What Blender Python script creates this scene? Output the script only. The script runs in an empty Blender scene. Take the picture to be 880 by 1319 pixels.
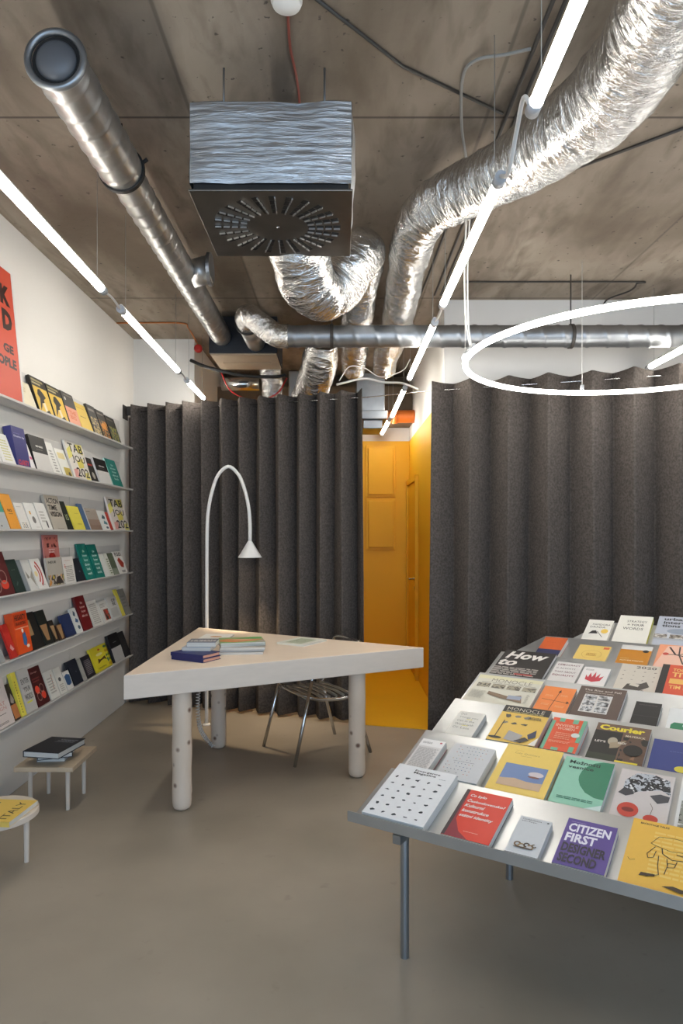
import bpy, bmesh, math, random
from mathutils import Vector, Matrix, noise
random.seed(7)
S = bpy.context.scene
COL = S.collection
R = math.radians
H = 1.48                       # eye height

# ------------------------------------------------------------------ materials
MATS = {}
def lin(c):
    c = c / 255.0
    return c / 12.92 if c <= 0.04045 else ((c + 0.055) / 1.055) ** 2.4
def hexlin(h):
    h = h.lstrip('#')
    return tuple(lin(int(h[i:i+2], 16)) for i in (0, 2, 4)) + (1.0,)
def newmat(name):
    m = bpy.data.materials.new(name); m.use_nodes = True
    nt = m.node_tree; b = nt.nodes['Principled BSDF']
    return m, nt, b
def ink(h, rough=0.45):
    """printed paper / plain paint, one colour with a faint procedural paper grain"""
    k = ('ink', h, rough)
    if k in MATS: return MATS[k]
    m, nt, b = newmat('print_' + h.strip('#'))
    c = hexlin(h)
    n = nt.nodes.new('ShaderNodeTexNoise'); n.inputs['Scale'].default_value = 60
    mx = nt.nodes.new('ShaderNodeMix'); mx.data_type = 'RGBA'
    mx.inputs[6].default_value = tuple(x * 0.94 for x in c[:3]) + (1,)
    mx.inputs[7].default_value = c
    tc = nt.nodes.new('ShaderNodeTexCoord')
    nt.links.new(tc.outputs['Object'], n.inputs['Vector'])
    nt.links.new(n.outputs['Fac'], mx.inputs[0]); nt.links.new(mx.outputs[2], b.inputs['Base Color'])
    b.inputs['Roughness'].default_value = rough
    MATS[k] = m; return m
def photo(cols, scale=14, seed=0.0):
    """a printed picture: blotches of a few colours"""
    k = ('ph', tuple(cols), scale, seed)
    if k in MATS: return MATS[k]
    m, nt, b = newmat('print_picture')
    tc = nt.nodes.new('ShaderNodeTexCoord'); mp = nt.nodes.new('ShaderNodeMapping')
    mp.inputs['Location'].default_value = (seed, seed * 1.7, 0)
    n = nt.nodes.new('ShaderNodeTexNoise'); n.inputs['Scale'].default_value = scale; n.inputs['Detail'].default_value = 5
    r = nt.nodes.new('ShaderNodeValToRGB'); r.color_ramp.interpolation = 'CONSTANT' if len(cols) > 2 else 'LINEAR'
    els = r.color_ramp.elements
    els[0].position = 0.0; els[0].color = hexlin(cols[0]); els[1].position = 0.36 + 0.28; els[1].color = hexlin(cols[-1])
    for i, c in enumerate(cols[1:-1]):
        e = els.new(0.40 + 0.24 * i / max(1, len(cols) - 2)); e.color = hexlin(c)
    nt.links.new(tc.outputs['Object'], mp.inputs[0]); nt.links.new(mp.outputs[0], n.inputs['Vector'])
    nt.links.new(n.outputs['Fac'], r.inputs[0]); nt.links.new(r.outputs[0], b.inputs['Base Color'])
    b.inputs['Roughness'].default_value = 0.4
    MATS[k] = m; return m
def surf(name, col, rough=0.5, metal=0.0, var=0.12, scale=4.0, bump=0.0, bscale=40.0, spec=0.5, stretch=(1,1,1), col2=None, detail=6):
    if name in MATS: return MATS[name]
    m, nt, b = newmat(name); c = hexlin(col)
    tc = nt.nodes.new('ShaderNodeTexCoord'); mp = nt.nodes.new('ShaderNodeMapping'); mp.inputs['Scale'].default_value = stretch
    nt.links.new(tc.outputs['Object'], mp.inputs[0])
    n = nt.nodes.new('ShaderNodeTexNoise'); n.inputs['Scale'].default_value = scale; n.inputs['Detail'].default_value = detail
    mr = nt.nodes.new('ShaderNodeMapRange'); mr.inputs[1].default_value = 0.35; mr.inputs[2].default_value = 0.65
    mx = nt.nodes.new('ShaderNodeMix'); mx.data_type = 'RGBA'
    mx.inputs[6].default_value = hexlin(col2) if col2 else tuple(x * (1 - var) for x in c[:3]) + (1,)
    mx.inputs[7].default_value = c
    nt.links.new(mp.outputs[0], n.inputs['Vector']); nt.links.new(n.outputs['Fac'], mr.inputs[0])
    nt.links.new(mr.outputs[0], mx.inputs[0]); nt.links.new(mx.outputs[2], b.inputs['Base Color'])
    b.inputs['Roughness'].default_value = rough; b.inputs['Metallic'].default_value = metal
    b.inputs['Specular IOR Level'].default_value = spec
    if bump:
        n2 = nt.nodes.new('ShaderNodeTexNoise'); n2.inputs['Scale'].default_value = bscale; n2.inputs['Detail'].default_value = 4
        bp = nt.nodes.new('ShaderNodeBump'); bp.inputs['Strength'].default_value = bump; bp.inputs['Distance'].default_value = 0.01
        nt.links.new(mp.outputs[0], n2.inputs['Vector']); nt.links.new(n2.outputs['Fac'], bp.inputs['Height']); nt.links.new(bp.outputs[0], b.inputs['Normal'])
    MATS[name] = m; return m
def emit(name, col, strength):
    if name in MATS: return MATS[name]
    m, nt, b = newmat(name)
    b.inputs['Base Color'].default_value = (0.9, 0.9, 0.9, 1)
    b.inputs['Emission Color'].default_value = col; b.inputs['Emission Strength'].default_value = strength
    MATS[name] = m; return m

def foil_mat(name, sx, sy, tint='#dcdcda', bd=.012):
    """crinkled aluminium foil, wrinkles in the UV's first direction"""
    m, nt, b = newmat(name)
    uv = nt.nodes.new('ShaderNodeTexCoord'); mp = nt.nodes.new('ShaderNodeMapping'); mp.inputs['Scale'].default_value = (sx, sy, 1)
    n = nt.nodes.new('ShaderNodeTexNoise'); n.inputs['Scale'].default_value = 1; n.inputs['Detail'].default_value = 3; n.inputs['Roughness'].default_value = .6; n.inputs['Distortion'].default_value = 1.4
    n2 = nt.nodes.new('ShaderNodeTexVoronoi'); n2.inputs['Scale'].default_value = .55
    ad = nt.nodes.new('ShaderNodeMath'); ad.operation = 'ADD'
    bp = nt.nodes.new('ShaderNodeBump'); bp.inputs['Strength'].default_value = 1.0; bp.inputs['Distance'].default_value = bd
    L = nt.links.new
    L(uv.outputs['UV'], mp.inputs[0]); L(mp.outputs[0], n.inputs['Vector']); L(mp.outputs[0], n2.inputs['Vector'])
    L(n.outputs['Fac'], ad.inputs[0]); L(n2.outputs['Distance'], ad.inputs[1]); L(ad.outputs[0], bp.inputs['Height']); L(bp.outputs[0], b.inputs['Normal'])
    b.inputs['Base Color'].default_value = hexlin(tint); b.inputs['Metallic'].default_value = 0.95; b.inputs['Roughness'].default_value = 0.2 if sx > 10 else .42
    return m

def concrete_mat(name, base, dark, lightc, seams_y=(), seams_x=(), rough=.8):
    m, nt, b = newmat(name); L = nt.links.new; N = nt.nodes.new
    tc = N('ShaderNodeTexCoord')
    def ns(scale, detail, st=(1,1,1), dist=0):
        mp = N('ShaderNodeMapping'); mp.inputs['Scale'].default_value = st; L(tc.outputs['Object'], mp.inputs[0])
        n = N('ShaderNodeTexNoise'); n.inputs['Scale'].default_value = scale; n.inputs['Detail'].default_value = detail; n.inputs['Distortion'].default_value = dist
        L(mp.outputs[0], n.inputs['Vector']); return n.outputs['Fac']
    def rng(x, a, c, lo=0., hi=1.):
        r = N('ShaderNodeMapRange'); r.inputs[1].default_value = a; r.inputs[2].default_value = c; r.inputs[3].default_value = lo; r.inputs[4].default_value = hi
        L(x, r.inputs[0]); return r.outputs[0]
    def mix(f, c1, c2):
        x = N('ShaderNodeMix'); x.data_type = 'RGBA'
        L(f, x.inputs[0])
        for i, c in ((6, c1), (7, c2)):
            if isinstance(c, tuple): x.inputs[i].default_value = c
            else: L(c, x.inputs[i])
        return x.outputs[2]
    c = mix(rng(ns(1.1, 8, (1, .45, 1), .6), .36, .66), hexlin(dark), hexlin(base))
    c = mix(rng(ns(.8, 6, (2.4, .3, 1)), .5, .72, 0, .75), c, hexlin(lightc))
    c = mix(rng(ns(7, 10, (1.3, .4, 1), .4), .50, .72, 0, .75), c, hexlin(dark))
    c = mix(rng(ns(2.6, 9, (1.6, .5, 1), 1.0), .52, .70, 0, .6), c, hexlin('#5a4e42'))
    c = mix(rng(ns(26, 3), .67, .72, 0, .8), c, hexlin('#3a332d'))
    sep = N('ShaderNodeSeparateXYZ'); L(tc.outputs['Object'], sep.inputs[0])
    for ax, lst in ((1, seams_y), (0, seams_x)):
        for v in lst:
            a = N('ShaderNodeMath'); a.operation = 'SUBTRACT'; L(sep.outputs[ax], a.inputs[0]); a.inputs[1].default_value = v
            d = N('ShaderNodeMath'); d.operation = 'ABSOLUTE'; L(a.outputs[0], d.inputs[0])
            c = mix(rng(d.outputs[0], .004, .010, .75 if ax else .4, 0.), c, hexlin('#2e2822'))
    L(c, b.inputs['Base Color']); b.inputs['Roughness'].default_value = rough
    bp = N('ShaderNodeBump'); bp.inputs['Strength'].default_value = .25; bp.inputs['Distance'].default_value = .01
    L(ns(18, 6), bp.inputs['Height']); L(bp.outputs[0], b.inputs['Normal'])
    return m

M_WALL = surf('white_plaster', '#e3e0da', .85, var=.03, scale=1.5, bump=.05, bscale=30)
M_WALLR = surf('grey_white_plaster', '#d6d4d0', .85, var=.05, scale=1.5)
M_SHELF = surf('white_powder_coat', '#cfccc8', .45, var=.02)
M_CEIL = concrete_mat('raw_concrete', '#988c7e', '#605446', '#a99d8e', seams_y=(.35, 2.88, 5.10), seams_x=(-.62, .62, 1.9))
M_CONC2 = concrete_mat('raw_concrete_beam', '#8f806c', '#6c5d4c', '#a39480')
M_YEL = surf('yellow_paint', '#f6bb14', .5, var=.04, scale=2)
M_FELT = surf('dark_grey_felt', '#625b56', .95, var=.42, scale=70, bump=.35, bscale=120, spec=.15, detail=4)
M_FELT.node_tree.nodes['Principled BSDF'].inputs['Sheen Weight'].default_value = .0
M_GALV = surf('galvanised_steel', '#bdbdbb', .40, .9, var=.22, scale=9, bump=.06, bscale=14)
M_GALVD = surf('galvanised_steel_dull', '#9ea1a4', .42, .9, var=.2, scale=7)
M_FOIL = foil_mat('crinkled_foil', 55, 13)
M_FOILB = foil_mat('crinkled_foil_wrap', 4, 34, '#bcbec0', .004)
M_TRAY = surf('raw_steel_sheet', '#c0c2c2', .32, .82, var=.12, scale=5, bump=.02, bscale=20)
M_LEGM = surf('steel_tube', '#9fa6ac', .3, .9, var=.05)
M_CHROME = surf('chrome_tube', '#c8c8c8', .16, 1.0, var=.03)
M_ALU = surf('brushed_aluminium', '#b9b8b4', .3, .9, var=.06)
M_WHT = surf('white_lacquer', '#e8e6e2', .35, var=.02)
M_TOP = surf('pale_birch_laminate', '#e8d6c2', .45, var=.04, scale=6, stretch=(1, 8, 1))
M_TOPE = surf('white_table_edge', '#ddd0c2', .5, var=.04, scale=10, stretch=(1, 1, 6))
M_STOOL = surf('pale_plywood', '#cdb89c', .5, var=.10, scale=8, stretch=(1, 7, 1))
M_STOOLW = surf('pale_painted_wood', '#d8ccbe', .5, var=.05, scale=8)
M_PAGE = surf('paper_pages', '#d9d7d0', .8, var=.12, scale=5, stretch=(1, 1, 90))
M_PAGEO = surf('orange_edged_pages', '#e0a890', .8, var=.12, scale=5, stretch=(1, 1, 90))
M_PAGEY = surf('yellow_edged_pages', '#e6dc6a', .8, var=.08, scale=5, stretch=(1, 1, 90))
M_BLK = surf('black_rubber', '#1b1a19', .6, var=.1)
M_CABLE = surf('dark_cable', '#3b3733', .55, var=.1)
M_GREYC = surf('grey_conduit', '#8e8d89', .45, var=.1)
M_DARKBOX = surf('dark_blue_sheet_metal', '#1d222b', .5, .3, var=.2)
M_PLATE = surf('dark_steel_plate', '#7a746c', .33, .85, var=.2, scale=8)
M_PLAST = surf('white_plastic', '#dcdad5', .4, var=.02)
M_CLEAR = surf('frosted_end_cap', '#b9bcc0', .25, var=.03)
M_ORANGE = surf('orange_pvc', '#d9742e', .4, var=.08)
M_RED = surf('red_plastic', '#b0201c', .4, var=.05)
M_BEIGE = surf('beige_sheet_metal', '#a4927c', .6, var=.15)
M_TUBE = emit('lamp_tube_glow', (1.0, .945, .86, 1), 34.0)
M_RING = emit('lamp_ring_glow', (1.0, .955, .89, 1), 24.0)
M_BULB = emit('lamp_bulb_glow', (1.0, .78, .5, 1), 60.0)

# floor
def floor_mat():
    m, nt, b = newmat('grey_cast_floor'); L = nt.links.new; N = nt.nodes.new
    tc = N('ShaderNodeTexCoord')
    n = N('ShaderNodeTexNoise'); n.inputs['Scale'].default_value = 1.3; n.inputs['Detail'].default_value = 7; L(tc.outputs['Object'], n.inputs['Vector'])
    r = N('ShaderNodeMapRange'); r.inputs[1].default_value = .35; r.inputs[2].default_value = .65; L(n.outputs['Fac'], r.inputs[0])
    x = N('ShaderNodeMix'); x.data_type = 'RGBA'; x.inputs[6].default_value = hexlin('#948a7b'); x.inputs[7].default_value = hexlin('#a69b8b'); L(r.outputs[0], x.inputs[0])
    n2 = N('ShaderNodeTexNoise'); n2.inputs['Scale'].default_value = 11; n2.inputs['Detail'].default_value = 4; L(tc.outputs['Object'], n2.inputs['Vector'])
    r2 = N('ShaderNodeMapRange'); r2.inputs[1].default_value = .66; r2.inputs[2].default_value = .74; r2.inputs[4].default_value = .35; L(n2.outputs['Fac'], r2.inputs[0])
    x2 = N('ShaderNodeMix'); x2.data_type = 'RGBA'; L(x.outputs[2], x2.inputs[6]); x2.inputs[7].default_value = hexlin('#80776a'); L(r2.outputs[0], x2.inputs[0])
    L(x2.outputs[2], b.inputs['Base Color'])
    r3 = N('ShaderNodeMapRange'); r3.inputs[3].default_value = .32; r3.inputs[4].default_value = .5; L(n.outputs['Fac'], r3.inputs[0]); L(r3.outputs[0], b.inputs['Roughness'])
    return m
M_FLOOR = floor_mat()

# ------------------------------------------------------------------ object helpers
def link_mesh(name, me, mats, parent=None, smooth=False):
    for m in mats: me.materials.append(m)
    if smooth:
        for p in me.polygons: p.use_smooth = True
    o = bpy.data.objects.new(name, me); COL.objects.link(o)
    if parent: o.parent = parent
    return o
def obj(name, bm, mats, parent=None, smooth=False, bevel=0, angle=None):
    if not isinstance(mats, (list, tuple)): mats = [mats]
    me = bpy.data.meshes.new(name); bm.normal_update(); bm.to_mesh(me); bm.free()
    o = link_mesh(name, me, mats, parent, smooth)
    if angle is not None: me.set_sharp_from_angle(angle=R(angle))
    if bevel:
        md = o.modifiers.new('bevel', 'BEVEL'); md.width = bevel; md.segments = 2; md.limit_method = 'ANGLE'
    return o
def tag(o, label, cat, group=None):
    o['label'] = label; o['category'] = cat
    if group: o['group'] = group
    return o
def thing(name, label, cat, loc=(0, 0, 0), group=None, rot=None):
    o = bpy.data.objects.new(name, None); COL.objects.link(o); o.location = loc; o.empty_display_size = .05
    if rot is not None: o.rotation_euler = rot
    return tag(o, label, cat, group)
def struct(o):
    o['kind'] = 'structure'; return o
def box(bm, x0, x1, y0, y1, z0, z1, mi=0, mat=None):
    vs = [bm.verts.new((x, y, z)) for x in (x0, x1) for y in (y0, y1) for z in (z0, z1)]
    if mat is not None:
        for v in vs: v.co = mat @ v.co
    for f in ((0,1,3,2), (4,6,7,5), (0,4,5,1), (2,3,7,6), (0,2,6,4), (1,5,7,3)):
        fc = bm.faces.new([vs[i] for i in f]); fc.material_index = mi
def quad(bm, pts, mi=0):
    f = bm.faces.new([bm.verts.new(p) for p in pts]); f.material_index = mi; return f
def prism(bm, pts, z0, z1, mi=0, mi_side=None):
    n = len(pts); a = [bm.verts.new((p[0], p[1], z0)) for p in pts]; b = [bm.verts.new((p[0], p[1], z1)) for p in pts]
    f = bm.faces.new(a[::-1]); f.material_index = mi
    f = bm.faces.new(b); f.material_index = mi
    for i in range(n):
        f = bm.faces.new((a[i], a[(i+1) % n], b[(i+1) % n], b[i])); f.material_index = mi if mi_side is None else mi_side
def catmull(P, n):
    P = [Vector(p) for p in P]; Q = [P[0] * 2 - P[1]] + P + [P[-1] * 2 - P[-2]]; out = []
    for i in range(1, len(Q) - 2):
        for k in range(n):
            t = k / n; a, b, c, d = Q[i-1], Q[i], Q[i+1], Q[i+2]
            out.append(.5 * ((2*b) + (c-a)*t + (2*a-5*b+4*c-d)*t*t + (3*b-a-3*c+d)*t**3))
    out.append(P[-1]); return out
def lerp_list(L, n):
    out = []
    for i in range(len(L) - 1):
        for k in range(n): out.append(L[i] + (L[i+1] - L[i]) * k / n)
    out.append(L[-1]); return out
def tube(bm, pts, r, seg=12, closed=False, caps=True, uv=False, disp=None, mi=0):
    """sweep a circle along pts; r a number or a list; disp(s, angle, i) adds to the radius"""
    pts = [Vector(p) for p in pts]; n = len(pts)
    rr = r if isinstance(r, (list, tuple)) else [r] * n
    T = []
    for i in range(n):
        a = pts[(i-1) % n] if closed or i > 0 else pts[i]; b = pts[(i+1) % n] if closed or i < n-1 else pts[i]
        T.append((b - a).normalized())
    up = Vector((0, 0, 1)) if abs(T[0].z) < .9 else Vector((1, 0, 0))
    N = (up - T[0] * up.dot(T[0])).normalized(); rings = []; s = 0; ss = []
    for i in range(n):
        if i: s += (pts[i] - pts[i-1]).length
        N = (N - T[i] * N.dot(T[i])).normalized(); B = T[i].cross(N); ring = []
        for k in range(seg):
            a = 2 * math.pi * k / seg; rad = rr[i] + (disp(s, a, i) if disp else 0)
            ring.append(bm.verts.new(pts[i] + (N * math.cos(a) + B * math.sin(a)) * rad))
        rings.append(ring); ss.append(s)
    lay = bm.loops.layers.uv.verify() if uv else None
    for i in range(n if closed else n - 1):
        j = (i + 1) % n
        for k in range(seg):
            l = (k + 1) % seg
            f = bm.faces.new((rings[i][k], rings[i][l], rings[j][l], rings[j][k])); f.smooth = True; f.material_index = mi
            if uv:
                for lp, (a, b) in zip(f.loops, ((ss[i], k), (ss[i], k+1), (ss[j], k+1), (ss[j], k))):
                    lp[lay].uv = (a, b / seg)
    if caps and not closed:
        f = bm.faces.new(rings[0][::-1]); f.material_index = mi
        f = bm.faces.new(rings[-1]); f.material_index = mi
    return rings
def lathe(bm, prof, origin, axis='z', seg=32, mi=0):
    """prof: list of (r, h) along the axis"""
    rings = []
    for r_, h_ in prof:
        ring = []
        for k in range(seg):
            a = 2 * math.pi * k / seg; c, s = math.cos(a) * max(r_, 1e-4), math.sin(a) * max(r_, 1e-4)
            p = {'z': (c, s, h_), 'y': (c, h_, s), 'x': (h_, c, s)}[axis]
            ring.append(bm.verts.new(Vector(p) + Vector(origin)))
        rings.append(ring)
    for i in range(len(rings) - 1):
        for k in range(seg):
            l = (k + 1) % seg; f = bm.faces.new((rings[i][k], rings[i][l], rings[i+1][l], rings[i+1][k])); f.material_index = mi; f.smooth = True
    for rg in (rings[0], rings[-1]):
        f = bm.faces.new(rg); f.material_index = mi
    bmesh.ops.recalc_face_normals(bm, faces=bm.faces[:])
def BM(): return bmesh.new()

# ------------------------------------------------------------------ text
TXT = {}
def text_geo(s, bold, slant=0.0):
    k = (s, bold, slant)
    if k in TXT: return TXT[k]
    c = bpy.data.curves.new('t', 'FONT'); c.body = s; c.resolution_u = 2; c.offset = bold; c.size = 1; c.shear = slant
    c.space_line = .88
    o = bpy.data.objects.new('t', c); COL.objects.link(o); bpy.context.view_layer.update()
    me = o.evaluated_get(bpy.context.evaluated_depsgraph_get()).to_mesh()
    vs = [(v.co.x, v.co.y) for v in me.vertices]; fs = [tuple(p.vertices) for p in me.polygons]
    o.evaluated_get(bpy.context.evaluated_depsgraph_get()).to_mesh_clear()
    bpy.data.objects.remove(o); bpy.data.curves.remove(c)
    if not vs: vs = [(0, 0), (1, 1)]; fs = []
    x0 = min(v[0] for v in vs); x1 = max(v[0] for v in vs); y0 = min(v[1] for v in vs); y1 = max(v[1] for v in vs)
    TXT[k] = ([(v[0] - x0, v[1] - y0) for v in vs], fs, x1 - x0, y1 - y0); return TXT[k]
def add_text(bm, s, x, y, w, h, z, mi, bold=.0, slant=0.0, rot=False):
    vs, fs, tw, th = text_geo(s, bold, slant)
    if w is None: w = tw * h / th
    if h is None: h = th * w / tw
    if rot: nv = [bm.verts.new((x + w - vy * w / th, y + vx * h / tw, z)) for vx, vy in vs]
    else: nv = [bm.verts.new((x + vx * w / tw, y + vy * h / th, z)) for vx, vy in vs]
    for f in fs:
        try: q = bm.faces.new([nv[i] for i in f]); q.material_index = mi
        except ValueError: pass

# ------------------------------------------------------------------ books
DEF_PAGE = M_PAGE
def design(bm, els, w, h, z, mats):
    """els in fractions of the cover: x,y from the bottom left corner"""
    def mi(c):
        m = c if not isinstance(c, str) else ink(c)
        if m not in mats: mats.append(m)
        return mats.index(m)
    k = 0
    for e in els:
        k += 1; zz = z + .00025 * k; t = e[0]
        if t == 'r': x, y, a, b = e[1] * w, e[2] * h, e[3] * w, e[4] * h; quad(bm, [(x, y, zz), (x+a, y, zz), (x+a, y+b, zz), (x, y+b, zz)], mi(e[5]))
        elif t == 'p': quad(bm, [(px * w, py * h, zz) for px, py in e[1]], mi(e[2]))
        elif t == 'e':
            quad(bm, [(e[1]*w + math.cos(a * math.pi / 12) * e[3]*w, e[2]*h + math.sin(a * math.pi / 12) * e[4]*h, zz) for a in range(24)], mi(e[5]))
        elif t == 'arc':       # cx cy r0 r1 a0 a1 (r in widths, degrees)
            m_ = mi(e[7]); n = 16
            for q in range(n):
                a0 = R(e[5] + (e[6] - e[5]) * q / n); a1 = R(e[5] + (e[6] - e[5]) * (q+1) / n)
                quad(bm, [(e[1]*w + math.cos(a)*r_*w, e[2]*h + math.sin(a)*r_*w, zz) for a, r_ in ((a0, e[3]), (a0, e[4]), (a1, e[4]), (a1, e[3]))], m_)
        elif t == 't':
            opt = e[7] if len(e) > 7 else {}
            add_text(bm, e[1], e[2] * w, e[3] * h, e[4] * w if e[4] else None, e[5] * h if e[5] else None, zz, mi(e[6]), opt.get('b', 0), opt.get('s', 0), opt.get('rot', False))
        elif t == 'l':         # body text as thin bars: x y w h n col
            rnd = random.Random(int(e[1]*97 + e[2]*31 + e[5])); m_ = mi(e[6])
            for q in range(e[5]):
                yy = (e[2] + e[4] * (1 - (q + 1) / e[5])) * h; x = e[1] * w
                while x < (e[1] + e[3]) * w * .93:
                    ww = rnd.uniform(.06, .16) * e[3] * w * 1.5; x2 = min(x + ww, (e[1] + e[3]) * w)
                    hh = e[4] * h / e[5] * .5
                    quad(bm, [(x, yy, zz), (x2, yy, zz), (x2, yy+hh, zz), (x, yy+hh, zz)], m_); x = x2 + .025 * e[3] * w
        elif t == 'dots':      # x y w h nx ny [cols] size
            rnd = random.Random(5); sz = e[8]
            for a in range(e[5]):
                for b in range(e[6]):
                    cx = (e[1] + e[3] * a / max(1, e[5]-1)) * w; cy = (e[2] + e[4] * b / max(1, e[6]-1)) * h; m_ = mi(rnd.choice(e[7]))
                    rx = sz * w * rnd.uniform(.6, 1.2); ry = sz * w * rnd.uniform(.35, 1.0) ; ph = rnd.uniform(0, 3)
                    if len(e) > 9: quad(bm, [(cx + rx*math.cos(q)*rnd.uniform(.5, 1.3), cy + ry*math.sin(q+ph*.1)*rnd.uniform(.4, 1.2), zz) for q in (0, .8, 1.7, 2.5, 3.4, 4.2, 5.1, 5.7)], m_)
                    else: quad(bm, [(cx + sz*w*math.cos(q), cy + sz*w*math.sin(q), zz) for q in (0, 1.05, 2.1, 3.14, 4.19, 5.24)], m_)
        elif t == 'ln':        # polyline stroke: pts, width, col
            m_ = mi(e[3]); P = [Vector((a * w, b * h)) for a, b in e[1]]
            for a, b in zip(P, P[1:]):
                d = (b - a); n_ = Vector((-d.y, d.x)).normalized() * e[2] * w * .5
                quad(bm, [(a.x+n_.x, a.y+n_.y, zz), (a.x-n_.x, a.y-n_.y, zz), (b.x-n_.x, b.y-n_.y, zz), (b.x+n_.x, b.y+n_.y, zz)], m_)
def make_book(name, label, w, h, t, cover, els, group=None, page=None, spine=None, back=None, hard=False, cat='book'):
    root = thing(name, label, cat, group=group)
    cb = .0028 if hard else .0012; ins = .004 if hard else .0008
    cb = min(cb, t * .3)
    mats = [cover if not isinstance(cover, str) else ink(cover)]
    bm = BM()
    si = 0
    if spine: mats.append(ink(spine)); si = 1
    box(bm, 0, w, 0, h, t - cb, t, 0); box(bm, 0, w, 0, h, 0, cb, si if back is None else 0); box(bm, 0, cb, 0, h, cb, t - cb, si)
    if spine: box(bm, -.0004, .0, 0, h, 0, t, si)
    design(bm, els, w, h, t, mats)
    obj('cover', bm, mats, root)
    bm = BM(); box(bm, cb, w - ins, ins, h - ins, cb, t - cb)
    obj('pages', bm, [page or M_PAGE], root)
    return root

# ------------------------------------------------------------------ ROOM
def slab(name, x0, x1, y0, y1, z0, z1, m, par=None):
    bm = BM(); box(bm, x0, x1, y0, y1, z0, z1); return struct(obj(name, bm, m, par)) if par is None else obj(name, bm, m, par)
XL, XR, YF, CEIL = -1.86, 3.4, -2.4, 3.23
bm = BM()
box(bm, XL - .1, XR + .1, YF - .1, 7.8, -.1, 0)
r = obj('floor', bm, [M_FLOOR]); struct(r)
# yellow painted floor of the passage behind the curtain line
bm = BM(); prism(bm, [(-1.30, 6.05), (.10, 5.50), (.17, 5.26), (.79, 5.09), (.79, 7.7), (-1.30, 7.7)], 0, .004)
struct(obj('floor_passage', bm, [M_YEL]))
slab('ceiling', XL - .1, XR + .1, YF - .1, 7.9, CEIL, CEIL + .15, M_CEIL)
slab('wall_left', XL - .12, XL, YF, 6.30, 0, CEIL, M_WALL)
slab('wall_back_left', XL - .12, -1.31, 6.18, 7.82, 0, CEIL, M_WALL)
slab('wall_back_right', .79, XR + .1, 5.14, 5.30, 0, CEIL, M_WALLR)
slab('wall_right', XR, XR + .12, YF, 5.14, 0, CEIL, M_WALL)
# passage end wall: yellow to 2.5 m, white then raw above
bm = BM(); box(bm, -1.31, .79, 7.7, 7.82, 0, 2.51, 0); box(bm, -1.31, .79, 7.7, 7.82, 2.51, 2.68, 1); box(bm, -1.31, .79, 7.7, 7.82, 2.68, CEIL, 2)
struct(obj('wall_passage_end', bm, [M_YEL, M_WALL, M_CONC2]))
bm = BM(); box(bm, .79, .95, 5.301, 7.82, 0, 2.51, 0); box(bm, .79, .95, 5.301, 7.82, 2.51, CEIL, 1)
struct(obj('wall_passage_right', bm, [M_YEL, M_WALL]))
# street front behind the camera: low sill, piers and a big shop window
bm = BM()
box(bm, XL - .12, XR + .12, YF - .15, YF, 0, .25); box(bm, XL - .12, XR + .12, YF - .15, YF, 2.95, CEIL)
for x in (XL - .12, XR - .3): box(bm, x, x + .42, YF - .15, YF, .25, 2.95)
struct(obj('wall_front', bm, [M_WALL]))
bm = BM()
for x in (XL + .3, -.1, 1.5, XR - .36): box(bm, x, x + .06, YF - .1, YF - .04, .25, 2.95)
for z in (.25, 2.15, 2.89): box(bm, XL + .3, XR - .3, YF - .1, YF - .04, z, z + .06)
struct(obj('window_1', bm, [M_GALVD]))
# yellow hatches on the end wall
for i, (x0, x1, z0, z1) in enumerate(((.318, .615, 1.90, 2.44), (.318, .615, 1.305, 1.845))):
    bm = BM(); box(bm, x0 - .02, x1 + .02, 7.685, 7.7, z0 - .02, z1 + .02)
    t = tag(obj('access_hatch', bm, [M_YEL], bevel=.003), ('upper' if i == 0 else 'lower') + ' of two square yellow wall hatches at the end of the passage', 'hatch', 'yellow hatches on the passage wall')
    bm = BM(); box(bm, x0 + .01, x1 - .01, 7.665, 7.685, z0 + .01, z1 - .01)
    obj('hatch_door', bm, [M_YEL], t, bevel=.003)
# door in the passage's right wall
bm = BM()
box(bm, .755, .79, 6.80, 6.86, 0.004, 2.06); box(bm, .755, .79, 7.62, 7.68, 0.004, 2.06); box(bm, .755, .79, 6.86, 7.62, 2.0, 2.06)
dr = struct(obj('door_1', bm, [M_YEL], bevel=.003))
bm = BM(); box(bm, .768, .789, 6.865, 7.615, .012, 1.995); obj('door_leaf', bm, [M_YEL], dr)
bm = BM(); lathe(bm, [(.024, 0), (.024, -.008), (.01, -.009), (.01, -.05)], (.768, 6.95, 1.01), 'x', 20)
tube(bm, [(.722, 6.95, 1.01), (.718, 6.97, 1.01), (.718, 7.07, 1.01)], .009, 10)
lathe(bm, [(.024, 0), (.024, -.008)], (.768, 6.95, .91), 'x', 20)
obj('door_handle', bm, [M_CHROME], dr)

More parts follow.
